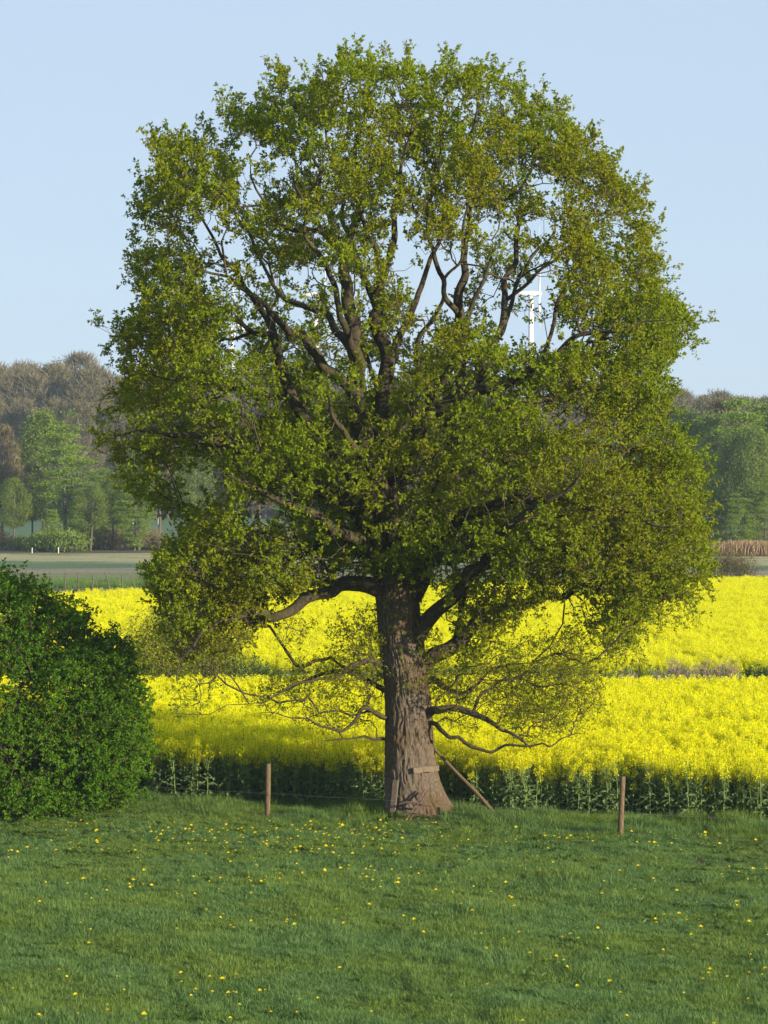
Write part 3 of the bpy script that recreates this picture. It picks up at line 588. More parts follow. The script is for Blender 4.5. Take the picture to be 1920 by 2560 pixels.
    top = np.clip((pos[ids][:, 2]-6)/9, 0, 1)
    m = (kind[ids] == 0) & tip
    shoots(gl, g, p1[m], d[m], 4, (0.10, 0.40), 10, 0.086, 0.052, up=0.25+0.8*top[m])
    m = (kind[ids] == 0) & ~tip & thin
    shoots(gl, g, p1[m], d[m], 2, (0.08, 0.32), 8, 0.083, 0.050, up=0.2+0.6*top[m])
    m = (kind[ids] == 1)
    shoots(gl, g, p1[m], d[m], 3, (0.10, 0.40), 5, 0.058, 0.034, up=0.25, twig_r=0.0028)
    m = (kind[ids] == 2)
    shoots(gl, g, p1[m], d[m], 2, (0.08, 0.30), 4, 0.08, 0.042, up=-0.5, twig_r=0.003)
    # leafy epicormic sprouts on the bole
    k = 150; hz = rng.uniform(2.6, 6.2, k); an = rng.uniform(0, 2*math.pi, k)
    ii = np.abs(tp[:, 2][None]-hz[:, None]).argmin(1); dr = np.stack([np.cos(an), np.sin(an), 0.3+0*an], 1)
    sp = tp[ii, :3]+dr*tp[ii, 3:4]; shoots(gl, g, sp, dr, 2, (0.15, 0.5), 6, 0.07, 0.04, up=0.3)
    bo = g.obj('branches', M['twig'], root); tag(bo, kind='stuff')
    co = gl.obj('crown', M['oak_leaf'], root, smooth=False); tag(co, kind='stuff')
    print('oak leaves tris', len(co.data.polygons), 'twig faces', len(bo.data.polygons))
    return root
# bark of the bole: dark furrows follow the modelled ridges (rnd = depth of the furrow)
def trunk_mat():
    m, nt, b, out = mat('trunk_bark'); L = nt.links
    at = N(nt, 'ShaderNodeAttribute', attribute_name='rnd'); tc = N(nt, 'ShaderNodeTexCoord')
    mp = N(nt, 'ShaderNodeMapping'); mp.inputs['Scale'].default_value = (9, 9, 2.2); L.new(tc.outputs['Object'], mp.inputs['Vector'])
    no = N(nt, 'ShaderNodeTexNoise', Scale=4.0, Detail=7.0, Roughness=0.7); L.new(mp.outputs[0], no.inputs['Vector'])
    n2 = N(nt, 'ShaderNodeTexNoise', Scale=1.1, Detail=3.0); L.new(tc.outputs['Object'], n2.inputs['Vector'])
    c1 = ramp(nt, no.outputs['Fac'], [(0.3, (0.05, 0.039, 0.028)), (0.5, (0.112, 0.089, 0.065)), (0.7, (0.19, 0.157, 0.119))])
    c2 = ramp(nt, no.outputs['Fac'], [(0.3, (0.055, 0.038, 0.02)), (0.5, (0.10, 0.068, 0.036)), (0.7, (0.155, 0.108, 0.06))])
    mx = N(nt, 'ShaderNodeMix', data_type='RGBA'); L.new(ramp(nt, n2.outputs['Fac'], [(0.45, (0, 0, 0)), (0.65, (1, 1, 1))]), mx.inputs[0]); L.new(c1, mx.inputs[6]); L.new(c2, mx.inputs[7])
    L.new(mx.outputs[2], b.inputs['Base Color']); b.inputs['Roughness'].default_value = 0.95; b.inputs['Specular IOR Level'].default_value = 0.15
    bp = N(nt, 'ShaderNodeBump', Strength=0.8, Distance=0.03); L.new(no.outputs['Fac'], bp.inputs['Height']); L.new(bp.outputs[0], b.inputs['Normal'])
    return m
M['trunk_bark'] = trunk_mat()
build_oak()

# ------------------------------------------------------------------ hedge bush and shrubs
def bush(name, label, cat, base, blobs, n_t, stems, leafm, n_sh, n_leaf, L, W, up=0.3, shell=0.35, len_r=(0.06, 0.25), group=None, twigm=None, bf=0.3, r0=0.004, spikes=0, nbig=1):
    root = thing(name, label, cat, base, group)
    bl = np.array(blobs, float); vol = bl[:, 3]*bl[:, 4]*bl[:, 5]; cnt = (n_t*vol**0.75/np.sum(vol**0.75)).astype(int)
    tg = []
    for b, c in zip(bl, cnt):
        dd = rand_dirs(c); rr = (1-shell*rng.random(c)**1.3)[:, None]; tg.append(b[:3]+dd*rr*b[3:6])
    tg = np.vstack(tg)
    # drop what lies deep inside another blob
    deep = np.zeros(len(tg))
    for b in bl: deep = np.maximum(deep, 1-np.linalg.norm((tg-b[:3])/b[3:6], axis=1))
    tg = tg[(deep < shell*1.15) & (tg[:, 2] > 0.03)]
    if spikes:      # single shoots standing out of the mass
        b_ = bl[rng.integers(0, nbig, spikes)]; dd = unit(rand_dirs(spikes)+np.array([0, 0, .5])); ex = []
        for q_ in np.linspace(.95, 1.0, 4): ex.append(b_[:, :3]+dd*b_[:, 3:6]*q_+dd*((q_-.95)/.05*rng.uniform(.15, .5, spikes))[:, None])
        ex = np.vstack(ex); tg = np.vstack([tg, ex[ex[:, 2] > .1]])
    nodes, lens = [], []; g = Geo()
    for (sx, sy, ex, ey, ez, r) in stems:
        pth = spline(np.array([[sx, sy, -0.05, r], [sx*.7+ex*.3+rng.normal()*.08, sy*.7+ey*.3+rng.normal()*.08, ez*.4, r*.75], [ex, ey, ez, r*.3]]), 0.12); tube(g, pth, 6)
        nodes.append(pth[2:, :3]); lens.append(np.arange(len(pth)-2)*0.1)
    pos, par, order = grow(np.vstack(nodes), np.concatenate(lens), tg, bf=bf); rad, kids = radii(pos, par, order, r0, 2.3); ids = np.array(order)
    segments(g, pos[par[ids]], pos[ids], np.minimum(rad[ids]*1.4, 0.03), np.minimum(rad[ids], 0.025), 4)
    gl = Geo(); d = unit(pos[ids]-pos[par[ids]])
    if n_leaf: shoots(gl, g, pos[ids], d, n_sh, len_r, n_leaf, L, W, up, tw=len(ids) < 3000)
    g.obj('stems', twigm or M['twig'], root)
    if n_leaf: tag(gl.obj('foliage', leafm, root, smooth=False), kind='stuff')
    return root
bb = (-8.9, 60.4, float(gz(-8.9, 60.4)))
blobs = [(-.5, 0, 2.7, 2.5, 2.0, 2.4), (1.1, 0, 2.5, 1.75, 1.6, 1.85), (2.0, 0, 2.0, 1.35, 1.4, 1.55), (2.6, 0, 1.3, 1.05, 1.2, .95), (.6, -.5, 1.2, 2.1, 1.7, 1.2), (-2.6, 0, 2.5, 2.4, 2.0, 2.6), (1.3, .2, 3.7, 1.0, 1.1, .8),
         (.3, 0, 4.4, .75, .8, .7), (.15, 0, 5.0, .28, .3, .4), (.75, .1, 4.75, .25, .25, .35), (1.6, .1, 4.3, .3, .3, .3), (2.5, .1, 3.5, .28, .3, .28), (1.9, .2, 3.1, .9, 1.0, .9), (2.7, .2, 2.1, .75, .9, .75), (0.9, -.5, .55, 1.7, 1.3, .6), (2.5, -.3, .75, .85, .9, .5), (-1.2, -.8, 1.0, 1.6, 1.4, 1.1), (-4.2, 0, 2.4, 2.2, 2, 2.5), (-3.4, -.6, 1.1, 2.2, 1.7, 1.2)]
# uneven surface: small clumps riding on the big ones
extra = []
for b in list(blobs):
    for k in range(14):
        dd = rand_dirs(1)[0]; s_ = rng.uniform(0.20, 0.50); q_ = rng.uniform(.92, 1.10); extra.append((b[0]+dd[0]*b[3]*q_, b[1]+dd[1]*b[4]*q_, max(0.25, b[2]+dd[2]*b[5]*q_), s_*.9, s_*.9, s_))
bush('hedge_bush', 'dense dark green leafy bush left of the oak at the meadow edge', 'bush', bb, blobs+extra, 17000,
     [(rng.normal()*1.2, rng.normal()*.5, float(np.clip(rng.normal()*1.2, -2, 1.6)), rng.normal()*.5, rng.uniform(1.5, 3.2), rng.uniform(.03, .07)) for _ in range(16)], M['bush_leaf'], 2, 9, 0.062, 0.048, shell=0.42, spikes=260, nbig=len(blobs))
# shrubs in the strip between the two rapeseed fields
kk = 86*1.1573/FPX
def gap(dx, y=86.0): return ((dx-829.5)*y*1.1573/FPX, y, float(gz((dx-829.5)*y*1.1573/FPX, y)))
bush('willow_shrub', 'loose twiggy yellow green shrub between the two rapeseed fields', 'shrub', gap(400), [(0, 0, 2.0, 1.7, 1.1, 1.5), (-.6, 0, 2.6, 1.0, .8, .9), (.7, .1, 2.4, 1.0, .8, 1.0), (-1.2, 0, 1.2, 1.0, .8, 1.1), (1.2, 0, 1.2, 1, .8, 1.1), (-1.7, 0, 1.9, .8, .6, 1.0)], 2600,
     [(rng.normal()*.35, rng.normal()*.2, rng.normal()*1.0, rng.normal()*.4, rng.uniform(1.2, 3), .025) for _ in range(12)], M['willow_leaf'], 2, 5, 0.085, 0.034, shell=0.95, up=0.6, len_r=(0.15, 0.5))
bush('green_shrub', 'low rounded green shrub beside the twiggy shrub between the fields', 'shrub', gap(520, 86.3), [(0, 0, .9, 1.1, .8, .95), (.8, 0, .7, .8, .7, .75), (-.7, .1, .8, .8, .7, .9)], 900,
     [(rng.normal()*.3, rng.normal()*.2, rng.normal()*.7, rng.normal()*.3, rng.uniform(.5, 1.3), .02) for _ in range(8)], M['shrub_leaf'], 2, 5, 0.075, 0.05, shell=0.6)
bush('green_shrub', 'small green shrub beside the pale dry weeds between the fields', 'shrub', gap(1655, 86.5), [(0, 0, .9, .7, .6, .7), (.5, 0, .7, .6, .5, .6)], 400,
     [(rng.normal()*.2, rng.normal()*.2, rng.normal()*.4, rng.normal()*.3, rng.uniform(.5, 1.1), .015) for _ in range(6)], M['shrub_leaf'], 2, 5, 0.07, 0.045, shell=0.7)
for i, (dx, h) in enumerate([(1425, 1.35), (1452, 1.75), (1470, 1.6), (1498, 1.5), (1522, 1.7), (1553, 1.6), (1578, 1.75), (1345, 1.3), (1365, 1.35)]):
    bush('dry_weed', 'pale dry leafless weed between the two rapeseed fields', 'weed', gap(dx, 86.2), [(0, 0, h*.75, .33, .3, h*.33), (.1, 0, h*.6, .3, .3, h*.3)], 150,
         [(rng.normal()*.06, rng.normal()*.06, rng.normal()*.2, rng.normal()*.12, h*rng.uniform(.6, .95), .009) for _ in range(6)], M['dry_twig'], 2, 2, 0.05, 0.018, shell=0.95, up=1.0, group='dry weeds between the fields', twigm=M['dry_twig'], r0=0.005)

# ------------------------------------------------------------------ rapeseed
def rape_plant(seed):
    r = np.random.default_rng(seed); H = r.uniform(1.24, 1.42)
    gs, gf, gl = Geo(), Geo(), Geo()
    lean = r.normal(size=2)*0.05
    main = spline(np.array([[0, 0, -0.03, .011], [lean[0]*.3, lean[1]*.3, H*.4, .009], [lean[0], lean[1], H, .004]]), 0.2); tube(gs, main, 5, cap=False)
    heads = [main[-1, :3]]
    for k in range(r.integers(8, 11)):
        t = r.uniform(.48, .85); a = r.uniform(0, 2*math.pi); b = main[int(t*(len(main)-1)), :3]
        rad = r.uniform(.08, .24); top = np.array([b[0]+math.cos(a)*rad, b[1]+math.sin(a)*rad, min(H*r.uniform(.86, 1.04), b[2]+r.uniform(.3, .62))])
        m = (b+top)/2+np.array([math.cos(a), math.sin(a), -.4])*.05
        tube(gs, spline(np.array([[*b, .005], [*m, .004], [*top, .0025]]), .15), 4, cap=False); heads.append(top)
    for h in heads:
        n = r.integers(22, 30); z = r.uniform(-.13, .03, n); a = r.uniform(0, 6.28, n); q = .038*(1-.6*np.clip((z+.02)/.05, 0, 1))
        c = h+np.stack([np.cos(a)*q, np.sin(a)*q, z], 1)
        ax = np.stack([np.cos(a), np.sin(a), r.normal(size=n)*.5], 1)
        leaves(gf, c-unit(ax)*.012, ax, unit(np.array([0, 0, 1.0])+r.normal(size=(n, 3))*.6), .031, .033, rnd=r.random(n), fold=.2)
    n = 20; t = np.linspace(.05, .74, n); a = np.arange(n)*2.4+r.uniform(0, 6); b = np.array([main[int(x*(len(main)-1)), :3] for x in t]); b[:, 2] = t*H
    ln = np.interp(t, [.05, .3, .75], [.27, .23, .09])*r.uniform(.7, 1.2, n)
    ax = np.stack([np.cos(a), np.sin(a), r.uniform(-.5, .7, n)], 1); leaves(gl, b, ax, np.array([[0, 0, 1.0]])+r.normal(size=(n, 3))*.35, ln, ln*.42, rnd=r.random(n), fold=.18)
    # drooping outer halves of the large leaves
    e = b+unit(ax)*ln[:, None]*.8; ax2 = ax*np.array([1, 1, 0])+np.array([0, 0, -.8]); leaves(gl, e, ax2, np.array([[0, 0, 1.0]])+ax, ln*.5, ln*.34, rnd=r.random(n), fold=.15)
    return gs.mesh('stem', M['rape_stem']), gl.mesh('leaf_whorls', M['rape_leaf'], False), gf.mesh('flower_heads', M['rape_flower'], False)
RV = [rape_plant(200+k) for k in range(7)]
def rape_front(x): return 61.25-0.36*x+0.5*(fbm(np.asarray(x, float)*.8+30, np.zeros_like(np.asarray(x, float)), 12)-.5)
def clear_of_trunk(x, y): return np.hypot(x-TREE[0], y-TREE[1]) > 1.25
srcs = [None]*len(RV); cnt = 0
cand = []
for i in range(340):
    x = -5.6+15.3*(i/340)+rng.normal()*.03; y = float(rape_front(x))+abs(rng.normal())*0.25+rng.random()*0.75
    if clear_of_trunk(x, y): cand.append((x, y))
for i, (x, y) in enumerate(cand[:300] if len(cand) <= 300 else [cand[j] for j in np.linspace(0, len(cand)-1, 300).astype(int)]):
    k = i % len(RV)
    t = thing('rapeseed_plant', 'yellow flowering rapeseed plant in the front rows behind the fence', 'rapeseed plant', (x, y, float(gz(x, y))), 'rapeseed plants along the field front', rng.uniform(0, 6.28))
    s_ = rng.uniform(.78, 1.08); t.scale = (s_, s_, s_)
    parts = [link('stem', RV[k][0], t), tag(link('foliage', RV[k][1], t), kind='stuff'), tag(link('flowers', RV[k][2], t), kind='stuff')]
    if srcs[k] is None: srcs[k] = parts
def field(name, x0, x1, yfun0, y1fun, dens, label, hs=1.0, seed=1, clear=None):
    r = np.random.default_rng(seed); ys0 = 55; A = (x1-x0)*170; n = int(A*dens)
    x = r.uniform(x0, x1, n); y = r.uniform(50, 220, n)
    m = (y > yfun0(x)) & (y < y1fun(x)) & (np.abs(x) < y*0.20+3.0)
    x, y = x[m], y[m]
    if clear is not None: m = clear(x, y); x, y = x[m], y[m]
    # thin tracks and weak spots
    w = fbm(x*.25, y*.12, 5); m = r.random(len(x)) < np.clip(1.5-w*.9, .55, 1); x, y, w = x[m], y[m], w[m]
    n = len(x); s_ = (r.uniform(.88, 1.08, n)-.06*(fbm(x*.5, y*.2, 15)-.5)*2)*hs
    rot = np.stack([r.normal(size=n)*.06, r.normal(size=n)*.06, r.uniform(0, 6.28, n)], 1)
    print(name, n)
    return scatter(name, srcs, np.stack([x, y, gz(x, y)], 1), rot, np.stack([s_, s_, s_], 1), r.integers(0, len(srcs), n), label, 'crop')
field('rapeseed_crop', -19, 20, lambda x: rape_front(x)+0.95, lambda x: 83.8+0.25*np.sin(x*.5), 24, 'near field of yellow flowering rapeseed behind the oak', seed=3, clear=clear_of_trunk)
field('rapeseed_crop', -36, 38, lambda x: 91.2+0.3*np.sin(x*.7), lambda x: 157.0+0.5*x, 13, 'far field of yellow flowering rapeseed beyond the shrub strip', seed=4)

# ------------------------------------------------------------------ grass and dandelions
def tuft_mesh(seed, n=54, h=(.06, .17), rad=.13):
    r = np.random.default_rng(seed); g = Geo()
    a = r.uniform(0, 6.28, n); q = rad*np.sqrt(r.random(n)); b = np.stack([np.cos(a)*q, np.sin(a)*q, np.full(n, -.02)], 1)
    H = r.uniform(*h, n); le = unit(np.stack([np.cos(a)+r.normal(size=n), np.sin(a)+r.normal(size=n), 0*a], 1))*(H*r.uniform(.1, .65, n))[:, None]
    m = b+le*.35+np.stack([0*a, 0*a, H*.6], 1); t = b+le+np.stack([0*a, 0*a, H*r.uniform(.85, 1.05, n)], 1)
    w = unit(np.cross(le, np.array([0, 0, 1.0])))*r.uniform(.0025, .0055, n)[:, None]
    v = np.stack([b-w, b+w, m+w*.8, m-w*.8, t], 1).reshape(-1, 3); k = np.arange(n)[:, None]*5
    rv = np.repeat(np.clip(r.normal(.34, .24, n)+.35*(r.random(n) < .07), 0, 1), 5)
    g.add(v, np.concatenate([k+np.array([[0, 1, 2]]), k+np.array([[0, 2, 3]]), k+np.array([[3, 2, 4]])]), 0, rv)
    return g.mesh('blades', M['grass'], False)
TV = [tuft_mesh(300+k) for k in range(5)]+[tuft_mesh(320+k, 60, (.16, .36), .15) for k in range(3)]
spots = [(-1.4, 59.2, 5), (1.35, 58.8, 6), (2.6, 59.0, 7), (2.0, 58.7, 0), (0.4, 58.7, 1), (3.4, 58.9, 2), (-0.5, 58.9, 3), (4.0, 58.4, 4)]
tsrc = [None]*9
def dock_mesh():
    r = np.random.default_rng(345); g = Geo(); n = 13; a = np.arange(n)*2.4; el_ = r.uniform(.25, 1.2, n)
    leaves(g, np.stack([np.cos(a)*.02, np.sin(a)*.02, 0*a], 1), np.stack([np.cos(a), np.sin(a), el_], 1), np.tile([[0, 0, 1.0]], (n, 1))+r.normal(size=(n, 3))*.3, r.uniform(.09, .17, n), r.uniform(.03, .055, n), rnd=r.random(n), fold=.2)
    return g.mesh('rosette', M['shrub_leaf'], False)
TV.append(dock_mesh()); spots.append((0.05, 58.65, 8))
for x, y, k in spots:
    o = link('dock_plant' if k == 8 else 'grass_tuft', TV[k]); o.location = (x, y, float(gz(x, y))); tsrc[k] = [o]
    if k == 8: tag(o, 'broad leaved green weed beside the upright board at the oak', 'weed'); o.scale = (1.8, 1.8, 1.8)
    else: tag(o, 'tuft of long grass by the foot of the oak', 'grass tuft', 'long grass tufts by the oak')
def meadow():
    r = np.random.default_rng(5); n = 70000
    y = r.uniform(26, 66, n); x = r.uniform(-1, 1, n)*(y*.165+1.6)
    m = (y < rape_front(x)+0.25); x, y = x[m], y[m]
    m = np.hypot(x-TREE[0], (y-TREE[1])) > 0.72; x, y = x[m], y[m]; n = len(x)
    w = fbm(x*.55, y*.28, 21); w2 = fbm(x*1.6, y*.9, 22)
    s_ = 0.45+0.75*np.clip((w-.3)*2, 0, 1)*r.uniform(.6, 1.3, n)+.55*np.clip((w2-.52)*4, 0, 1)
    fl = np.clip((y-50.5)/2.5, 0, 1)*np.clip((58.4-.36*x-y)/1.2, 0, 1); s_ = s_*(1-.5*fl)
    verge = np.clip((y-(rape_front(x)-3.3))/1.6, 0, 1); s_ = s_*(1+.3*verge)
    var = r.integers(0, 5, n); tall = r.random(n) < verge*.9*np.clip((fbm(x*.9, y*.9, 44)-.3)*2, 0, 1)*1.3*np.clip(np.hypot(x-TREE[0], y-59)-1.2, 0, 1); var[tall] = r.integers(5, 8, tall.sum())
    s_ = np.where(tall, s_*.75, s_)
    wd = (r.random(n) < .02+.03*(fbm(x*.7, y*.5, 55) > .62)); var[wd] = 8; s_ = np.where(wd, r.uniform(.7, 1.3, n), s_)
    ft = np.exp(-(((x-TREE[0]-.15)/1.15)**2+((y-58.7)/1.1)**2)); s_ = s_*(1-.78*ft)
    rot = np.stack([r.normal(size=n)*.12, r.normal(size=n)*.12, r.uniform(0, 6.28, n)], 1)
    sc3 = np.stack([.8+.35*s_, .8+.35*s_, s_], 1)
    print('grass', n)
    scatter('meadow_grass', tsrc, np.stack([x, y, gz(x, y)], 1), rot, sc3, var, 'short green meadow grass in front of the oak', 'grass')
    # the strip between the fields and the far verge
    n = 14000; y = np.concatenate([r.uniform(83.8, 91.6, n), r.uniform(184, 194, 4000)]); x = r.uniform(-1, 1, len(y))*(y*.165+3); n = len(x); s_ = np.where(y < 194, r.uniform(1.0, 2.1, n), r.uniform(.6, 1.3, n)); var = r.integers(0, 8, n)
    scatter('verge_grass', tsrc, np.stack([x, y, gz(x, y)], 1), np.stack([0*x, 0*x, r.uniform(0, 6.28, n)], 1), np.stack([s_*1.3, s_*1.3, s_], 1), var, 'rough grass strip between the two yellow fields', 'grass')
meadow()
def dandelions():
    r = np.random.default_rng(9); meshes = []
    for k in range(4):
        g = Geo(); h = .07+.015*k; lean = r.normal(size=2)*.03
        tube(g, np.array([[0, 0, -.03, .003], [lean[0]*.4, lean[1]*.4, h*.6, .0028], [lean[0], lean[1], h, .0026]]), 4, mat=1, cap=False)
        n = 12; 
        for ring, (q, z, L) in enumerate(((.004, .006, .022), (.002, .012, .014))):
            a = np.arange(n)*6.283/n+ring*.3; ax = np.stack([np.cos(a), np.sin(a), .25+.5*ring+0*a], 1); b = np.array([lean[0], lean[1], h+z])+np.stack([np.cos(a), np.sin(a), 0*a], 1)*q
            leaves(g, b, ax, np.tile([[0, 0, 1.0]], (n, 1)), L, .011, mat=0, rnd=r.random(n), fold=.0)
        meshes.append(g.mesh('dandelion', [M['dandelion'], M['shrub_leaf']], False))
    pts = []
    # the dense band below the fence, thin scatter towards the camera
    cl = [(r.uniform(-8.5, 9), r.uniform(52.6, 57.4)) for _ in range(34)]+[(r.uniform(-6, 6.5), r.uniform(37, 52)) for _ in range(26)]
    while len(pts) < 300:
        if r.random() < .8:
            c = cl[r.integers(0, 34)] if r.random() < .66 else cl[r.integers(34, 60)]
            x, y = c[0]+r.normal()*.65, c[1]+r.normal()*.42
        else: y = r.uniform(36, 57); x = r.uniform(-1, 1)*y*.145
        if abs(x) < y*.146 and y < 58.4-.36*x: pts.append((x, y))
    dsrc = [None]*4
    for x, y in pts:
        k = r.integers(0, 4); o = link('dandelion', meshes[k]); s_ = r.uniform(1.2, 1.8); o.scale = (s_,)*3
        o.location = (x, y, float(gz(x, y))+.035); o.rotation_euler = (r.normal()*.15+.1, r.normal()*.15, r.uniform(0, 6.28))
        tag(o, 'single yellow dandelion in bloom in the meadow grass', 'dandelion', 'dandelions in the meadow')
        dsrc[k] = [o]
    n = 260; c = [cl[r.integers(0, 60)] for _ in range(n)]; x = np.array([q[0] for q in c])+r.normal(size=n)*1.3; y = np.array([q[1] for q in c])+r.normal(size=n)*.9
    m = y < 58.4-.36*x; x, y = x[m], y[m]; n = len(x); s_ = r.uniform(.8, 1.25, n)
    scatter('small_dandelions', dsrc, np.stack([x, y, gz(x, y)+.04], 1), np.stack([r.normal(size=n)*.2, r.normal(size=n)*.2, r.uniform(0, 6.28, n)], 1), np.stack([s_, s_, s_], 1), r.integers(0, 4, n), 'band of small yellow dandelions before the fence', 'dandelions')
dandelions()

# ------------------------------------------------------------------ fence and odds and ends at the trunk
def fence():
    a = P(668/1.1573, 2045/1.1573, 60.0); b = P(1552/1.1573, 2095/1.1573, 56.5)
    root = thing('wire_fence', 'thin wire fence on round wooden posts along the rapeseed field', 'fence', (a[0], a[1], 0))
    def post(p, h, r, seed, tilt):
        z = float(gz(p[0], p[1])); pth = np.array([[0, 0, -.35, r*1.02], [0, 0, .0, r*1.04], [tilt*.3, 0, h*.35, r], [tilt*.7, 0, h*.7, r*.97], [tilt, 0, h-.02, r*.95], [tilt, 0, h, r*.82]])
        g = Geo(); q = spline(pth, .06); tube(g, q, 14, bump=.07, seed=seed); o = g.obj('post', M['post'], root); o.location = (p[0]-a[0], p[1]-a[1], z)
        gg = Geo(); tube(gg, np.array([[-.02, -r*1.05, h*.44, .012], [.0, -r*1.35, h*.45, .016], [.02, -r*1.05, h*.46, .012]]), 6); io = gg.obj('insulator', M['rust'], o)
    post(a, 1.24, .062, 5, .02); post(b, 1.30, .060, 8, .05)
    slope = (b-a)/(b[0]-a[0])
    for hz in (.56, .12):
        g = Geo(); xs = np.linspace(-11, 11, 90); row = []
        for x in xs:
            p = a+slope*(x-a[0]); y = p[1]-.075
            span = 7.72; ph = ((x-a[0]) % span)/span; row.append([x-a[0], y-a[1], float(gz(x, y))*.5+hz+.0-0.05*4*ph*(1-ph), .0022])
        tube(g, np.array(row), 4); g.obj('wire', M['wire'], root)
fence()
from mathutils import Euler, Matrix
def rotm(v, roll=0):
    return Vector(v).to_track_quat('Z', 'Y').to_matrix() @ Matrix.Rotation(roll, 3, 'Z')
class RM:
    def __init__(s, m): s.m = m
    def to_matrix(s): return s.m
def plank(name, label, cat, p0, p1, w, t, m, roll=0):
    p0 = np.array(p0); p1 = np.array(p1); d = p1-p0; L = np.linalg.norm(d); g = Geo(); n = 7
    for k in range(1): pass
    prof = np.array([[-w/2, -t/2], [-w/2+.006, -t/2-.003], [w/2-.006, -t/2-.003], [w/2, -t/2], [w/2, t/2], [-w/2, t/2]]); K = len(prof)
    zz = np.linspace(0, L, n); wob = rng.normal(size=(n, 2))*.003
    v = np.array([[x+wob[i, 0], y+wob[i, 1], z] for i, z in enumerate(zz) for x, y in prof]); mt = np.array(rotm(d/L, roll)); v = v @ mt.T
    i = np.arange(n-1)[:, None]; j = np.arange(K)[None]
    g.add(v, np.stack([i*K+j, i*K+(j+1) % K, (i+1)*K+(j+1) % K, (i+1)*K+j], -1).reshape(-1, 4))
    g.add(v[:K], np.array([list(range(K))[::-1]])); g.add(v[-K:], np.array([list(range(K))]))
    o = g.obj(name, m, smooth=False); o.location = p0; return tag(o, label, cat)
# upright sawn board against the lit face of the bole
plank('wooden_board', 'upright sawn board leaning against the foot of the oak trunk', 'board', P(848, 1758, 59.28), P(855, 1686, 59.42), .13, .035, M['board'])
plank('nailed_board', 'short horizontal board nailed across the oak trunk', 'board', P(893, 1665, 59.34), P(948, 1660, 59.52), .125, .05, M['board'], roll=R(90))
def pole():
    g = Geo(); a = P(928, 1608, 60.35); b = P(1082, 1762, 59.35); b[2] = float(gz(b[0], b[1]))-.05
    m1 = a*.66+b*.34+np.array([.03, 0, -.02]); m2 = a*.33+b*.67+np.array([.02, 0, .03])
    q = spline(np.array([[*a, .032], [*m1, .04], [*m2, .045], [*b, .05]])-np.array([*b, 0]), .1); tube(g, q, 8, bump=.12, seed=3)
    o = g.obj('leaning_pole', M['post']); o.location = b; tag(o, 'long thin wooden pole leaning against the side of the oak trunk', 'pole')
pole()
def rusty():
    base = P(882, 1772, 58.75); root = thing('iron_frame', 'old rusty iron frame leaning at the foot of the oak', 'frame', base)
    def bar(name, pts, r, k=6):
        g = Geo(); q = spline(np.array([[*(P(x, y, d)-base), r] for x, y, d in pts]), .04); tube(g, q, k); return g.obj(name, M['rust'], root)
    bar('rail', [(876, 1774, 58.75), (897, 1742, 59.0), (918, 1706, 59.22)], .022, 4)
    bar('rail', [(884, 1775, 58.74), (904, 1743, 58.99), (924, 1709, 59.22)], .022, 4)
    bar('cross_bar', [(862, 1738, 58.9), (880, 1734, 58.9), (903, 1736, 58.93), (932, 1743, 59.0)], .024)
    bar('cross_bar', [(870, 1762, 58.75), (886, 1757, 58.75), (906, 1758, 58.78), (932, 1765, 58.82)], .02)
rusty()

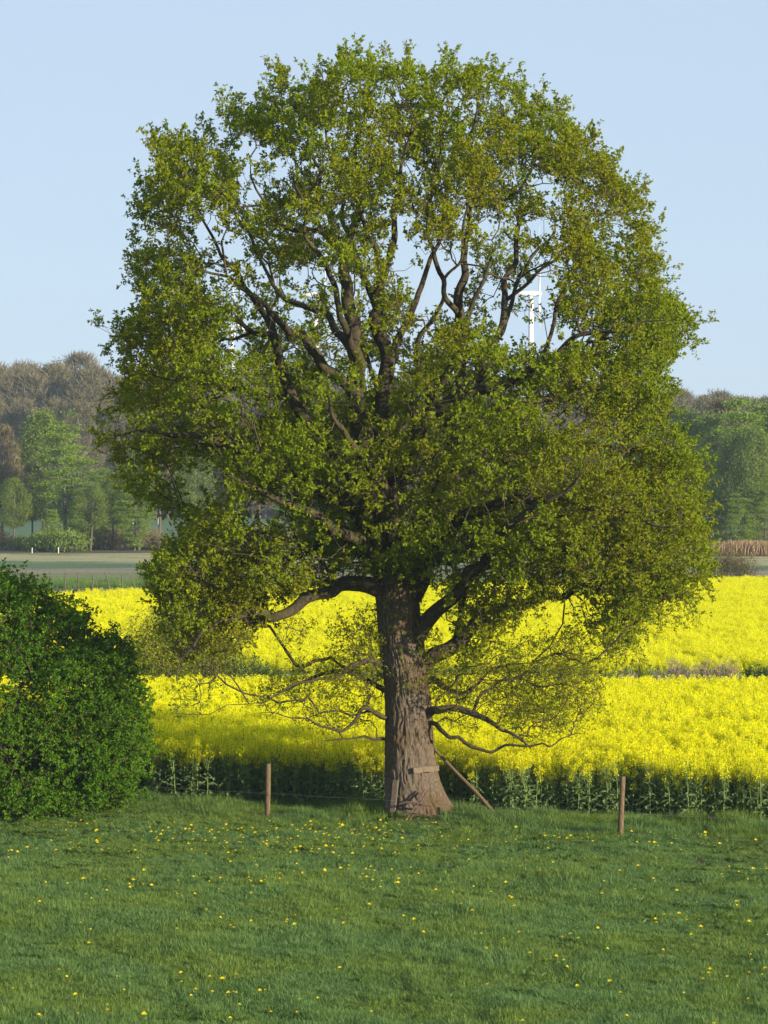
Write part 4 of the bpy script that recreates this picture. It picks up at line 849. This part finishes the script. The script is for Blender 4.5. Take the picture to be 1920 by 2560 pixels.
# ------------------------------------------------------------------ far pasture, wood and turbines
def far_tree(seed, H, spread, style):
    """trunk and crown meshes of a woodland tree"""
    r = np.random.default_rng(seed); global rng; keep = rng; rng = r
    g = Geo(); gl = Geo()
    tp = spline(np.array([[0, 0, -.3, H*.017], [r.normal()*.15, r.normal()*.15, H*.3, H*.013], [r.normal()*.3, r.normal()*.3, H*.6, H*.009], [r.normal()*.4, r.normal()*.4, H*.93, H*.002]]), .6)
    tube(g, tp, 7, cap=False)
    nt = 420; z0 = .12 if style == 'beech' else .34
    t = r.uniform(z0, 1.0, nt*3); prof = np.sin(np.clip((t-z0)/(1-z0), 0, 1)**.75*math.pi*.93+.12)**.6*spread
    a = r.uniform(0, 6.28, nt*3); q = prof*np.sqrt(r.uniform(.12, 1, nt*3)); 
    if style == 'beech':
        t = np.round(t*11+np.sin(a*2+seed)*.9)/11+r.normal(size=len(t))*.016-.03*q/spread*np.cos(a*3)
    tg = np.stack([np.cos(a)*q, np.sin(a)*q, t*H], 1)
    c = fbm(a*1.5, t*7, seed); tg = tg[c > np.quantile(c, .45)][:int(nt*1.5)]
    pos, par, order = grow(tp[4:, :3], np.arange(len(tp)-4)*.25, tg, bf=.5); rad, kids = radii(pos, par, order, .018, 2.2); ids = np.array(order)
    segments(g, pos[par[ids]], pos[ids], np.minimum(rad[ids]*1.3, .16), np.minimum(rad[ids], .14), 4)
    d = unit(pos[ids]-pos[par[ids]]); e = pos[ids]
    if style in ('bare', 'bud'):
        k = np.repeat(np.arange(len(e)), 8); dd = unit(d[k]*.5+rng.normal(size=(len(k), 3))*.55+np.array([0, 0, .75]))
        leaves(gl, e[k]+rng.normal(size=(len(k), 3))*.15, dd, rand_dirs(len(k)), rng.uniform(.7, 1.7, len(k)), .06, rnd=rng.random(len(k)), fold=.3)
        if style == 'bud':
            k = np.repeat(np.arange(len(e)), 9); c = e[k]+rng.normal(size=(len(k), 3))*.55+np.array([0, 0, .4]); leaves(gl, c, rand_dirs(len(k)), rand_dirs(len(k)), .26, .17, mat=1, rnd=rng.random(len(k)))
        mats = [M['bare_twig'], M['bud_leaf']]
    else:
        n_ = 16; k = np.repeat(np.arange(len(e)), n_); fl = np.array([1, 1, .28]) if style == 'beech' else np.array([1, 1, .8])
        c = e[k]+rng.normal(size=(len(k), 3))*.42*fl; ax = rand_dirs(len(k))*np.array([1, 1, .5]); nr = unit(rand_dirs(len(k))+np.array([0, 0, .9]))
        leaves(gl, c, ax, nr, .26, .17, rnd=np.clip(np.repeat(rng.random(len(e)), n_)*.6+rng.random(len(k))*.4, 0, 1))
        mats = [M['beech_leaf'] if style == 'beech' else M['dull_leaf']]
    rng = keep
    return g.mesh('trunk', M['far_bark']), gl.mesh('crown', mats, False)
FT = {}
for st, H, sp, n in (('bare', 20, 4.2, 4), ('bud', 20, 4.6, 4), ('beech', 15, 3.6, 3), ('dull', 15, 3.4, 3)):
    FT[st] = [far_tree(500+hash_+17*len(st)+ord(st[1]), H, sp, st) for hash_ in range(n)]
HH = {'bare': 20, 'bud': 20, 'beech': 15, 'dull': 15}
LBL = {'bare': ('leafless grey brown tree at the edge of the far wood', 'bare_tree', 'leafless trees at the wood edge'),
       'bud': ('brown olive tree just coming into leaf at the far wood', 'budding_tree', 'budding trees at the wood edge'),
       'beech': ('bright fresh green tree with layered branches before the far wood', 'beech_tree', 'fresh green trees before the wood'),
       'dull': ('slender mid green tree standing before the far wood', 'slender_tree', 'slender green trees before the wood')}
fsrc = {}
def far_tree_at(dx, y, H, style, k=None, label=None, wide=1.0):
    k = (rng.integers(0, 99) if k is None else k) % len(FT[style]); x = (dx-829.5)*y*1.1573/FPX
    lb, nm, gp = LBL[style]; t = thing(nm, label or lb, 'tree', (x, y, float(gz(x, y))), None if label else gp, rng.uniform(0, 6.28)); s_ = H/HH[style]; t.scale = (s_*wide, s_*wide, s_)
    pr = [link('trunk', FT[style][k][0], t), link('crown', FT[style][k][1], t)]
    fsrc.setdefault((style, k), pr); return t
# trees one can tell apart, left and right of the oak and through its gaps
far_tree_at(140, 284, 13.2, 'beech', 0, 'tallest bright green tree with layered branches, beside the ploughed field', 1.15)
far_tree_at(95, 300, 15.0, 'dull', 0, 'mid green tree directly behind the tallest bright green tree', wide=1.0)
far_tree_at(215, 290, 8.5, 'beech', 1); far_tree_at(70, 288, 9.0, 'bud', 0, wide=.8); far_tree_at(165, 280, 5.0, 'beech', 2, 'small bright green sapling between the white posts and the scrub'); far_tree_at(112, 279, 4.2, 'beech', 1)
far_tree_at(5, 292, 13, 'bare', 0, 'leafless brown tree next to the tallest bright green tree', wide=.9); far_tree_at(300, 282, 11, 'dull', 1); far_tree_at(262, 296, 9, 'beech', 2); far_tree_at(345, 300, 12, 'bare', 1)
far_tree_at(30, 281, 7.5, 'dull', 1, wide=1.1); far_tree_at(195, 279, 7, 'dull', 0, wide=1.2); far_tree_at(245, 282, 8, 'dull', 2); far_tree_at(290, 280, 7, 'beech', 2, wide=1.3); far_tree_at(-60, 290, 14, 'bud', 1); far_tree_at(420, 292, 11, 'dull', 2); far_tree_at(480, 300, 13, 'bare', 2); far_tree_at(560, 296, 12, 'bud', 2); far_tree_at(640, 305, 12, 'beech', 0)
far_tree_at(760, 300, 12, 'dull', 0); far_tree_at(900, 300, 12, 'bare', 3); far_tree_at(1060, 296, 13, 'bud', 3); far_tree_at(1180, 300, 12, 'dull', 1); far_tree_at(1290, 296, 12.5, 'beech', 1)
for dx, y, H, st, k, w in [(1420, 290, 14, 'dull', 0, 1), (1470, 284, 15, 'dull', 2, 1.1), (1535, 292, 14.5, 'dull', 1, 1.1), (1560, 300, 16, 'bare', 1, 1.0), (1605, 280, 15.5, 'beech', 1, 1.1), (1640, 276, 9.5, 'beech', 2, .9), (1665, 286, 15.5, 'dull', 0, 1.1), (1730, 282, 14, 'beech', 0, 1.0), (1580, 275, 12, 'dull', 1, .7), (1628, 274, 13, 'dull', 2, .7), (1450, 278, 8, 'beech', 2, 1.0), (1545, 277, 9, 'beech', 0, .9), (1600, 272, 6, 'beech', 2, 1.1), (1655, 273, 7, 'beech', 1, 1.0), (1510, 300, 14, 'dull', 2, .9), (1385, 285, 12, 'beech', 0, .9)]:
    far_tree_at(dx, y, H, st, k, wide=w)
# the closed front of the wood behind the clearing: single trees
for i in range(74):
    dx = -110+1880*(i+.5)/74+rng.normal()*9; y = 505+rng.normal()*8
    st = 'bare' if rng.random() < .45 else 'bud'; left = dx < 700
    Ht = (21.5 if left else 20)+rng.normal()*2.2; far_tree_at(dx, y, Ht, st, wide=1.05)
def deep_wood():
    r = np.random.default_rng(31); n = 1500; y = 508+r.random(n)*200; x = r.uniform(-1, 1, n)*(y*.30+30); m_ = (y > 522) | (np.abs(x) > 90); x, y = x[m_], y[m_]; n = len(x)
    keys = [k for k in fsrc if k[0] in ('bare', 'bud')]+[k for k in fsrc if k[0] == 'dull'][:1]; var = r.integers(0, len(keys), n)
    dull = np.array([k[0] == 'dull' for k in keys]); var = np.where(dull[var] & (r.random(n) < .6), 0, var)
    left = np.clip(.5-x/(y*.15)*.6, 0, 1)
    h = np.array([HH[keys[v][0]] for v in var]); Ht = (21.5+5.5*left+r.normal(size=n)*2)-(y-520)*.004
    s_ = Ht/h
    scatter('woodland', [fsrc[k] for k in keys], np.stack([x, y, gz(x, y)], 1), np.stack([0*x, 0*x, r.uniform(0, 6.28, n)], 1), np.stack([s_*1.05, s_*1.05, s_], 1), var, 'far brown and olive wood closing off the fields', 'wood')
    # undergrowth along the wood's near edge
deep_wood()
# undergrowth at the foot of the nearer trees
for i in range(34):
    dx = -40+1760*(i+.5)/34+rng.normal()*14; y = 283+rng.normal()*4; x = (dx-829.5)*y*1.1573/FPX
    h = rng.uniform(1.0, 2.2); dryb = rng.random() < .6
    if i < 2: pass
    t = thing('undergrowth_shrub', 'low brown scrub under the nearer trees of the wood' if dryb else 'low green scrub under the nearer trees of the wood', 'shrub', (x, y, 0), 'brown scrub under the trees' if dryb else 'green scrub under the trees', rng.uniform(0, 6.28))
    key = 'scrub_dry' if dryb else 'scrub_green'
    if key not in FT:
        g = Geo(); gl = Geo(); k = 170; a = rng.uniform(0, 6.28, k); q = np.sqrt(rng.random(k))*1.9; e = np.stack([np.cos(a)*q, np.sin(a)*q*.7, rng.uniform(.3, 1, k)*(1.3-.25*q)], 1)
        segments(g, e*np.array([.3, .3, 0]), e, .03, .012, 3); kk_ = np.repeat(np.arange(k), 12)
        leaves(gl, e[kk_]+rng.normal(size=(len(kk_), 3))*.2, rand_dirs(len(kk_))+np.array([0, 0, .6]), rand_dirs(len(kk_)), .3 if dryb else .17, .04 if dryb else .12, rnd=rng.random(len(kk_)))
        FT[key] = (g.mesh('stems', M['far_bark']), gl.mesh('foliage', M['bare_twig'] if dryb else M['dull_leaf'], False))
    t.scale = (h*.9, h*.9, h); link('stems', FT[key][0], t); tag(link('foliage', FT[key][1], t), kind='stuff')
# dry reeds and a bare bush by the right-hand trees
def reeds():
    r = np.random.default_rng(61); g = Geo(); n = 2600; x0 = P(1625, 1200, 262)[0]; x = r.normal(size=n)*2.6; y = r.uniform(-3, 3, n); h = r.uniform(.8, 1.7, n)
    b = np.stack([x, y, 0*x], 1); leaves(g, b, np.stack([r.normal(size=n)*.15, r.normal(size=n)*.15, 1+0*x], 1), rand_dirs(n), h, .07, rnd=r.random(n))
    o = g.obj('dry_reeds', M['straw'], smooth=False); o.location = (x0, 262, 0); tag(o, 'patch of tan dry reeds before the right hand trees', 'reeds', kind='stuff')
reeds()
bush('bare_bush', 'brownish bare bush at the far edge of the rapeseed, beside the dry reeds', 'bush', (P(1570, 1240, 190)[0], 190, 0), [(0, 0, 1.3, 1.6, 1.2, 1.3), (1.2, 0, 1.0, 1.2, 1, 1.0)], 700,
     [(rng.normal()*.4, rng.normal()*.3, rng.normal()*1.0, rng.normal()*.5, rng.uniform(1, 2.3), .03) for _ in range(12)], M['bud_leaf'], 2, 4, .11, .05, shell=.95, up=.8, len_r=(.2, .6), r0=.008)
bush('pasture_shrub', 'grey green shrub at the far pasture fence beside the yellow field', 'shrub', (P(340, 1270, 176)[0], 176, 0), [(0, 0, .9, 1.3, 1.0, 1.0), (.9, 0, 1.1, .9, .8, .9)], 500,
     [(rng.normal()*.3, rng.normal()*.3, rng.normal()*.8, rng.normal()*.4, rng.uniform(.8, 1.7), .025) for _ in range(9)], M['dull_leaf'], 2, 4, .13, .06, shell=.9, up=.7, len_r=(.2, .5), r0=.008)
def far_fence():
    xs = [23, 57, 93, 125, 162, 196, 231, 276, 306, 340]; root = thing('pasture_fence', 'old leaning post fence along the far edge of the yellow field', 'fence', (P(23/1.1573, 1270, 183)[0], 183, 0))
    tl = [.02, -.03, .03, 0, .05, -.04, .02, -.38, -.05, -.42]; h0 = []
    for px_, t in zip(xs, tl):
        x = (px_-960)*183/FPX-root.location.x; g = Geo(); h = rng.uniform(.95, 1.2); tube(g, np.array([[x, 0, -.2, .05], [x+t*.5, 0, h*.5, .05], [x+t, 0, h, .045]]), 6); g.obj('post', M['far_bark'], root); h0.append((x+t*.8, h*.8))
    g = Geo(); tube(g, np.array([[x, -.05, z, .007] for x, z in h0]), 4); g.obj('wire', M['wire'], root)
far_fence()
for px_, py_, h, lab in [(80, 1378, .55, 'white'), (146, 1378, .6, 'white')]:
    y = 270.0; g = Geo(); x = (px_-960)*y/FPX; tube(g, np.array([[0, 0, -.2, .036], [0, 0, h*.5, .036], [.01, 0, h, .034], [.01, 0, h+.03, .02]]), 8); o = g.obj('white_post', M['white']); o.location = (x, y, float(gz(x, y))); tag(o, 'short white marker post on the straw strip before the trees', 'post', 'white posts on the straw strip')
for px_ in [332, 396, 485, 700, 900, 1500, 1540, 1290]:
    y = 440.0; g = Geo(); x = (px_-960)*y/FPX; tube(g, np.array([[0, 0, -.2, .12], [0, 0, .6, .12], [.01, 0, 1.2, .11], [.01, 0, 1.25, .06]]), 8); o = g.obj('white_post', M['white']); o.location = (x, y, float(gz(x, y))); tag(o, 'white post standing in the green clearing behind the trees', 'post', 'white posts in the clearing')

def turbine(px_, hub_py, y, label, yaw, spin, base=None):
    x = (px_-960)*y/FPX; hz = EYE+(1195-hub_py)*y/FPX; z0 = float(gz(x, y))
    root = thing('wind_turbine', label, 'wind turbine', (x, y, z0), None, yaw); hz -= z0
    g = Geo(); zz = np.linspace(0, hz-1.4, 14); tube(g, np.stack([0*zz, 0*zz, zz, 2.1-(2.1-1.15)*zz/hz], 1), 24); g.obj('tower', M['white'], root)
    g = Geo(); q = np.array([[0, -3.4, hz, 1.1], [0, -3.0, hz, 1.3], [0, -1, hz, 1.5], [0, 3, hz, 1.45], [0, 5.6, hz, 1.1], [0, 6.2, hz, .8]]); tube(g, q, 16); g.obj('nacelle', M['white'], root)
    g = Geo(); q = np.array([[0, -5.4, hz, .2], [0, -5.0, hz, .8], [0, -4.2, hz, 1.2], [0, -3.3, hz, 1.25]]); tube(g, q, 16); hub = g.obj('hub', M['white'], root)
    L = 33.0; n = 16
    for k in range(3):
        an = spin+k*2*math.pi/3; g = Geo(); K = 10; t = np.linspace(0, 1, n); ch = np.interp(t, [0, .06, .2, 1], [.9, 1.0, 1.7, .35]); th = np.interp(t, [0, .1, .3, 1], [1.2, .9, .45, .1]); tw = np.interp(t, [0, .2, 1], [0.5, .35, .02])
        ang = np.arange(K)*2*math.pi/K; V = []
        for i in range(n):
            cx = np.cos(ang)*ch[i]/2+ch[i]*.15*min(1, t[i]*5); cy = np.sin(ang)*th[i]/2; X = cx*math.cos(tw[i])-cy*math.sin(tw[i]); Yv = cx*math.sin(tw[i])+cy*math.cos(tw[i]); V.append(np.stack([X, Yv, np.full(K, .6+t[i]*L)], 1))
        v = np.vstack(V); ca, sa = math.cos(an), math.sin(an); v = np.stack([v[:, 0]*ca+v[:, 2]*sa, v[:, 1]-4.3, -v[:, 0]*sa+v[:, 2]*ca+hz], 1)
        i = np.arange(n-1)[:, None]; j = np.arange(K)[None]; g.add(v, np.stack([i*K+j, i*K+(j+1) % K, (i+1)*K+(j+1) % K, (i+1)*K+j], -1).reshape(-1, 4)); g.add(v[-K:], np.array([list(range(K))])); g.obj('blade', M['white'], root)
turbine(790, 738, 1340, 'tall white wind turbine behind the left stems of the oak', R(84), R(15))
turbine(1327, 735, 1300, 'tall white wind turbine behind the right limbs of the oak', R(86), R(0))
turbine(1536, 800, 1480, 'white wind turbine behind the right edge of the oak crown', R(80), R(40))
turbine(580, 815, 1750, 'small distant white wind turbine behind the left limbs of the oak', R(72), R(100))

# ------------------------------------------------------------------ air
HAZE = 0.00019
if HAZE:
    g = Geo(); box(g, (0, 945, 83), (3040, 2150, 172)); m = bpy.data.materials.new('haze_air'); m.use_nodes = True; nt = m.node_tree
    nt.nodes.remove(nt.nodes['Principled BSDF']); pv = nt.nodes.new('ShaderNodeVolumePrincipled'); pv.inputs['Density'].default_value = HAZE; pv.inputs['Color'].default_value = (.62, .80, 1.0, 1); pv.inputs['Anisotropy'].default_value = 0.0
    nt.links.new(pv.outputs[0], nt.nodes['Material Output'].inputs['Volume']); o = g.obj('haze', m, smooth=False); tag(o, 'thin pale blue air over the fields', 'haze', kind='stuff')
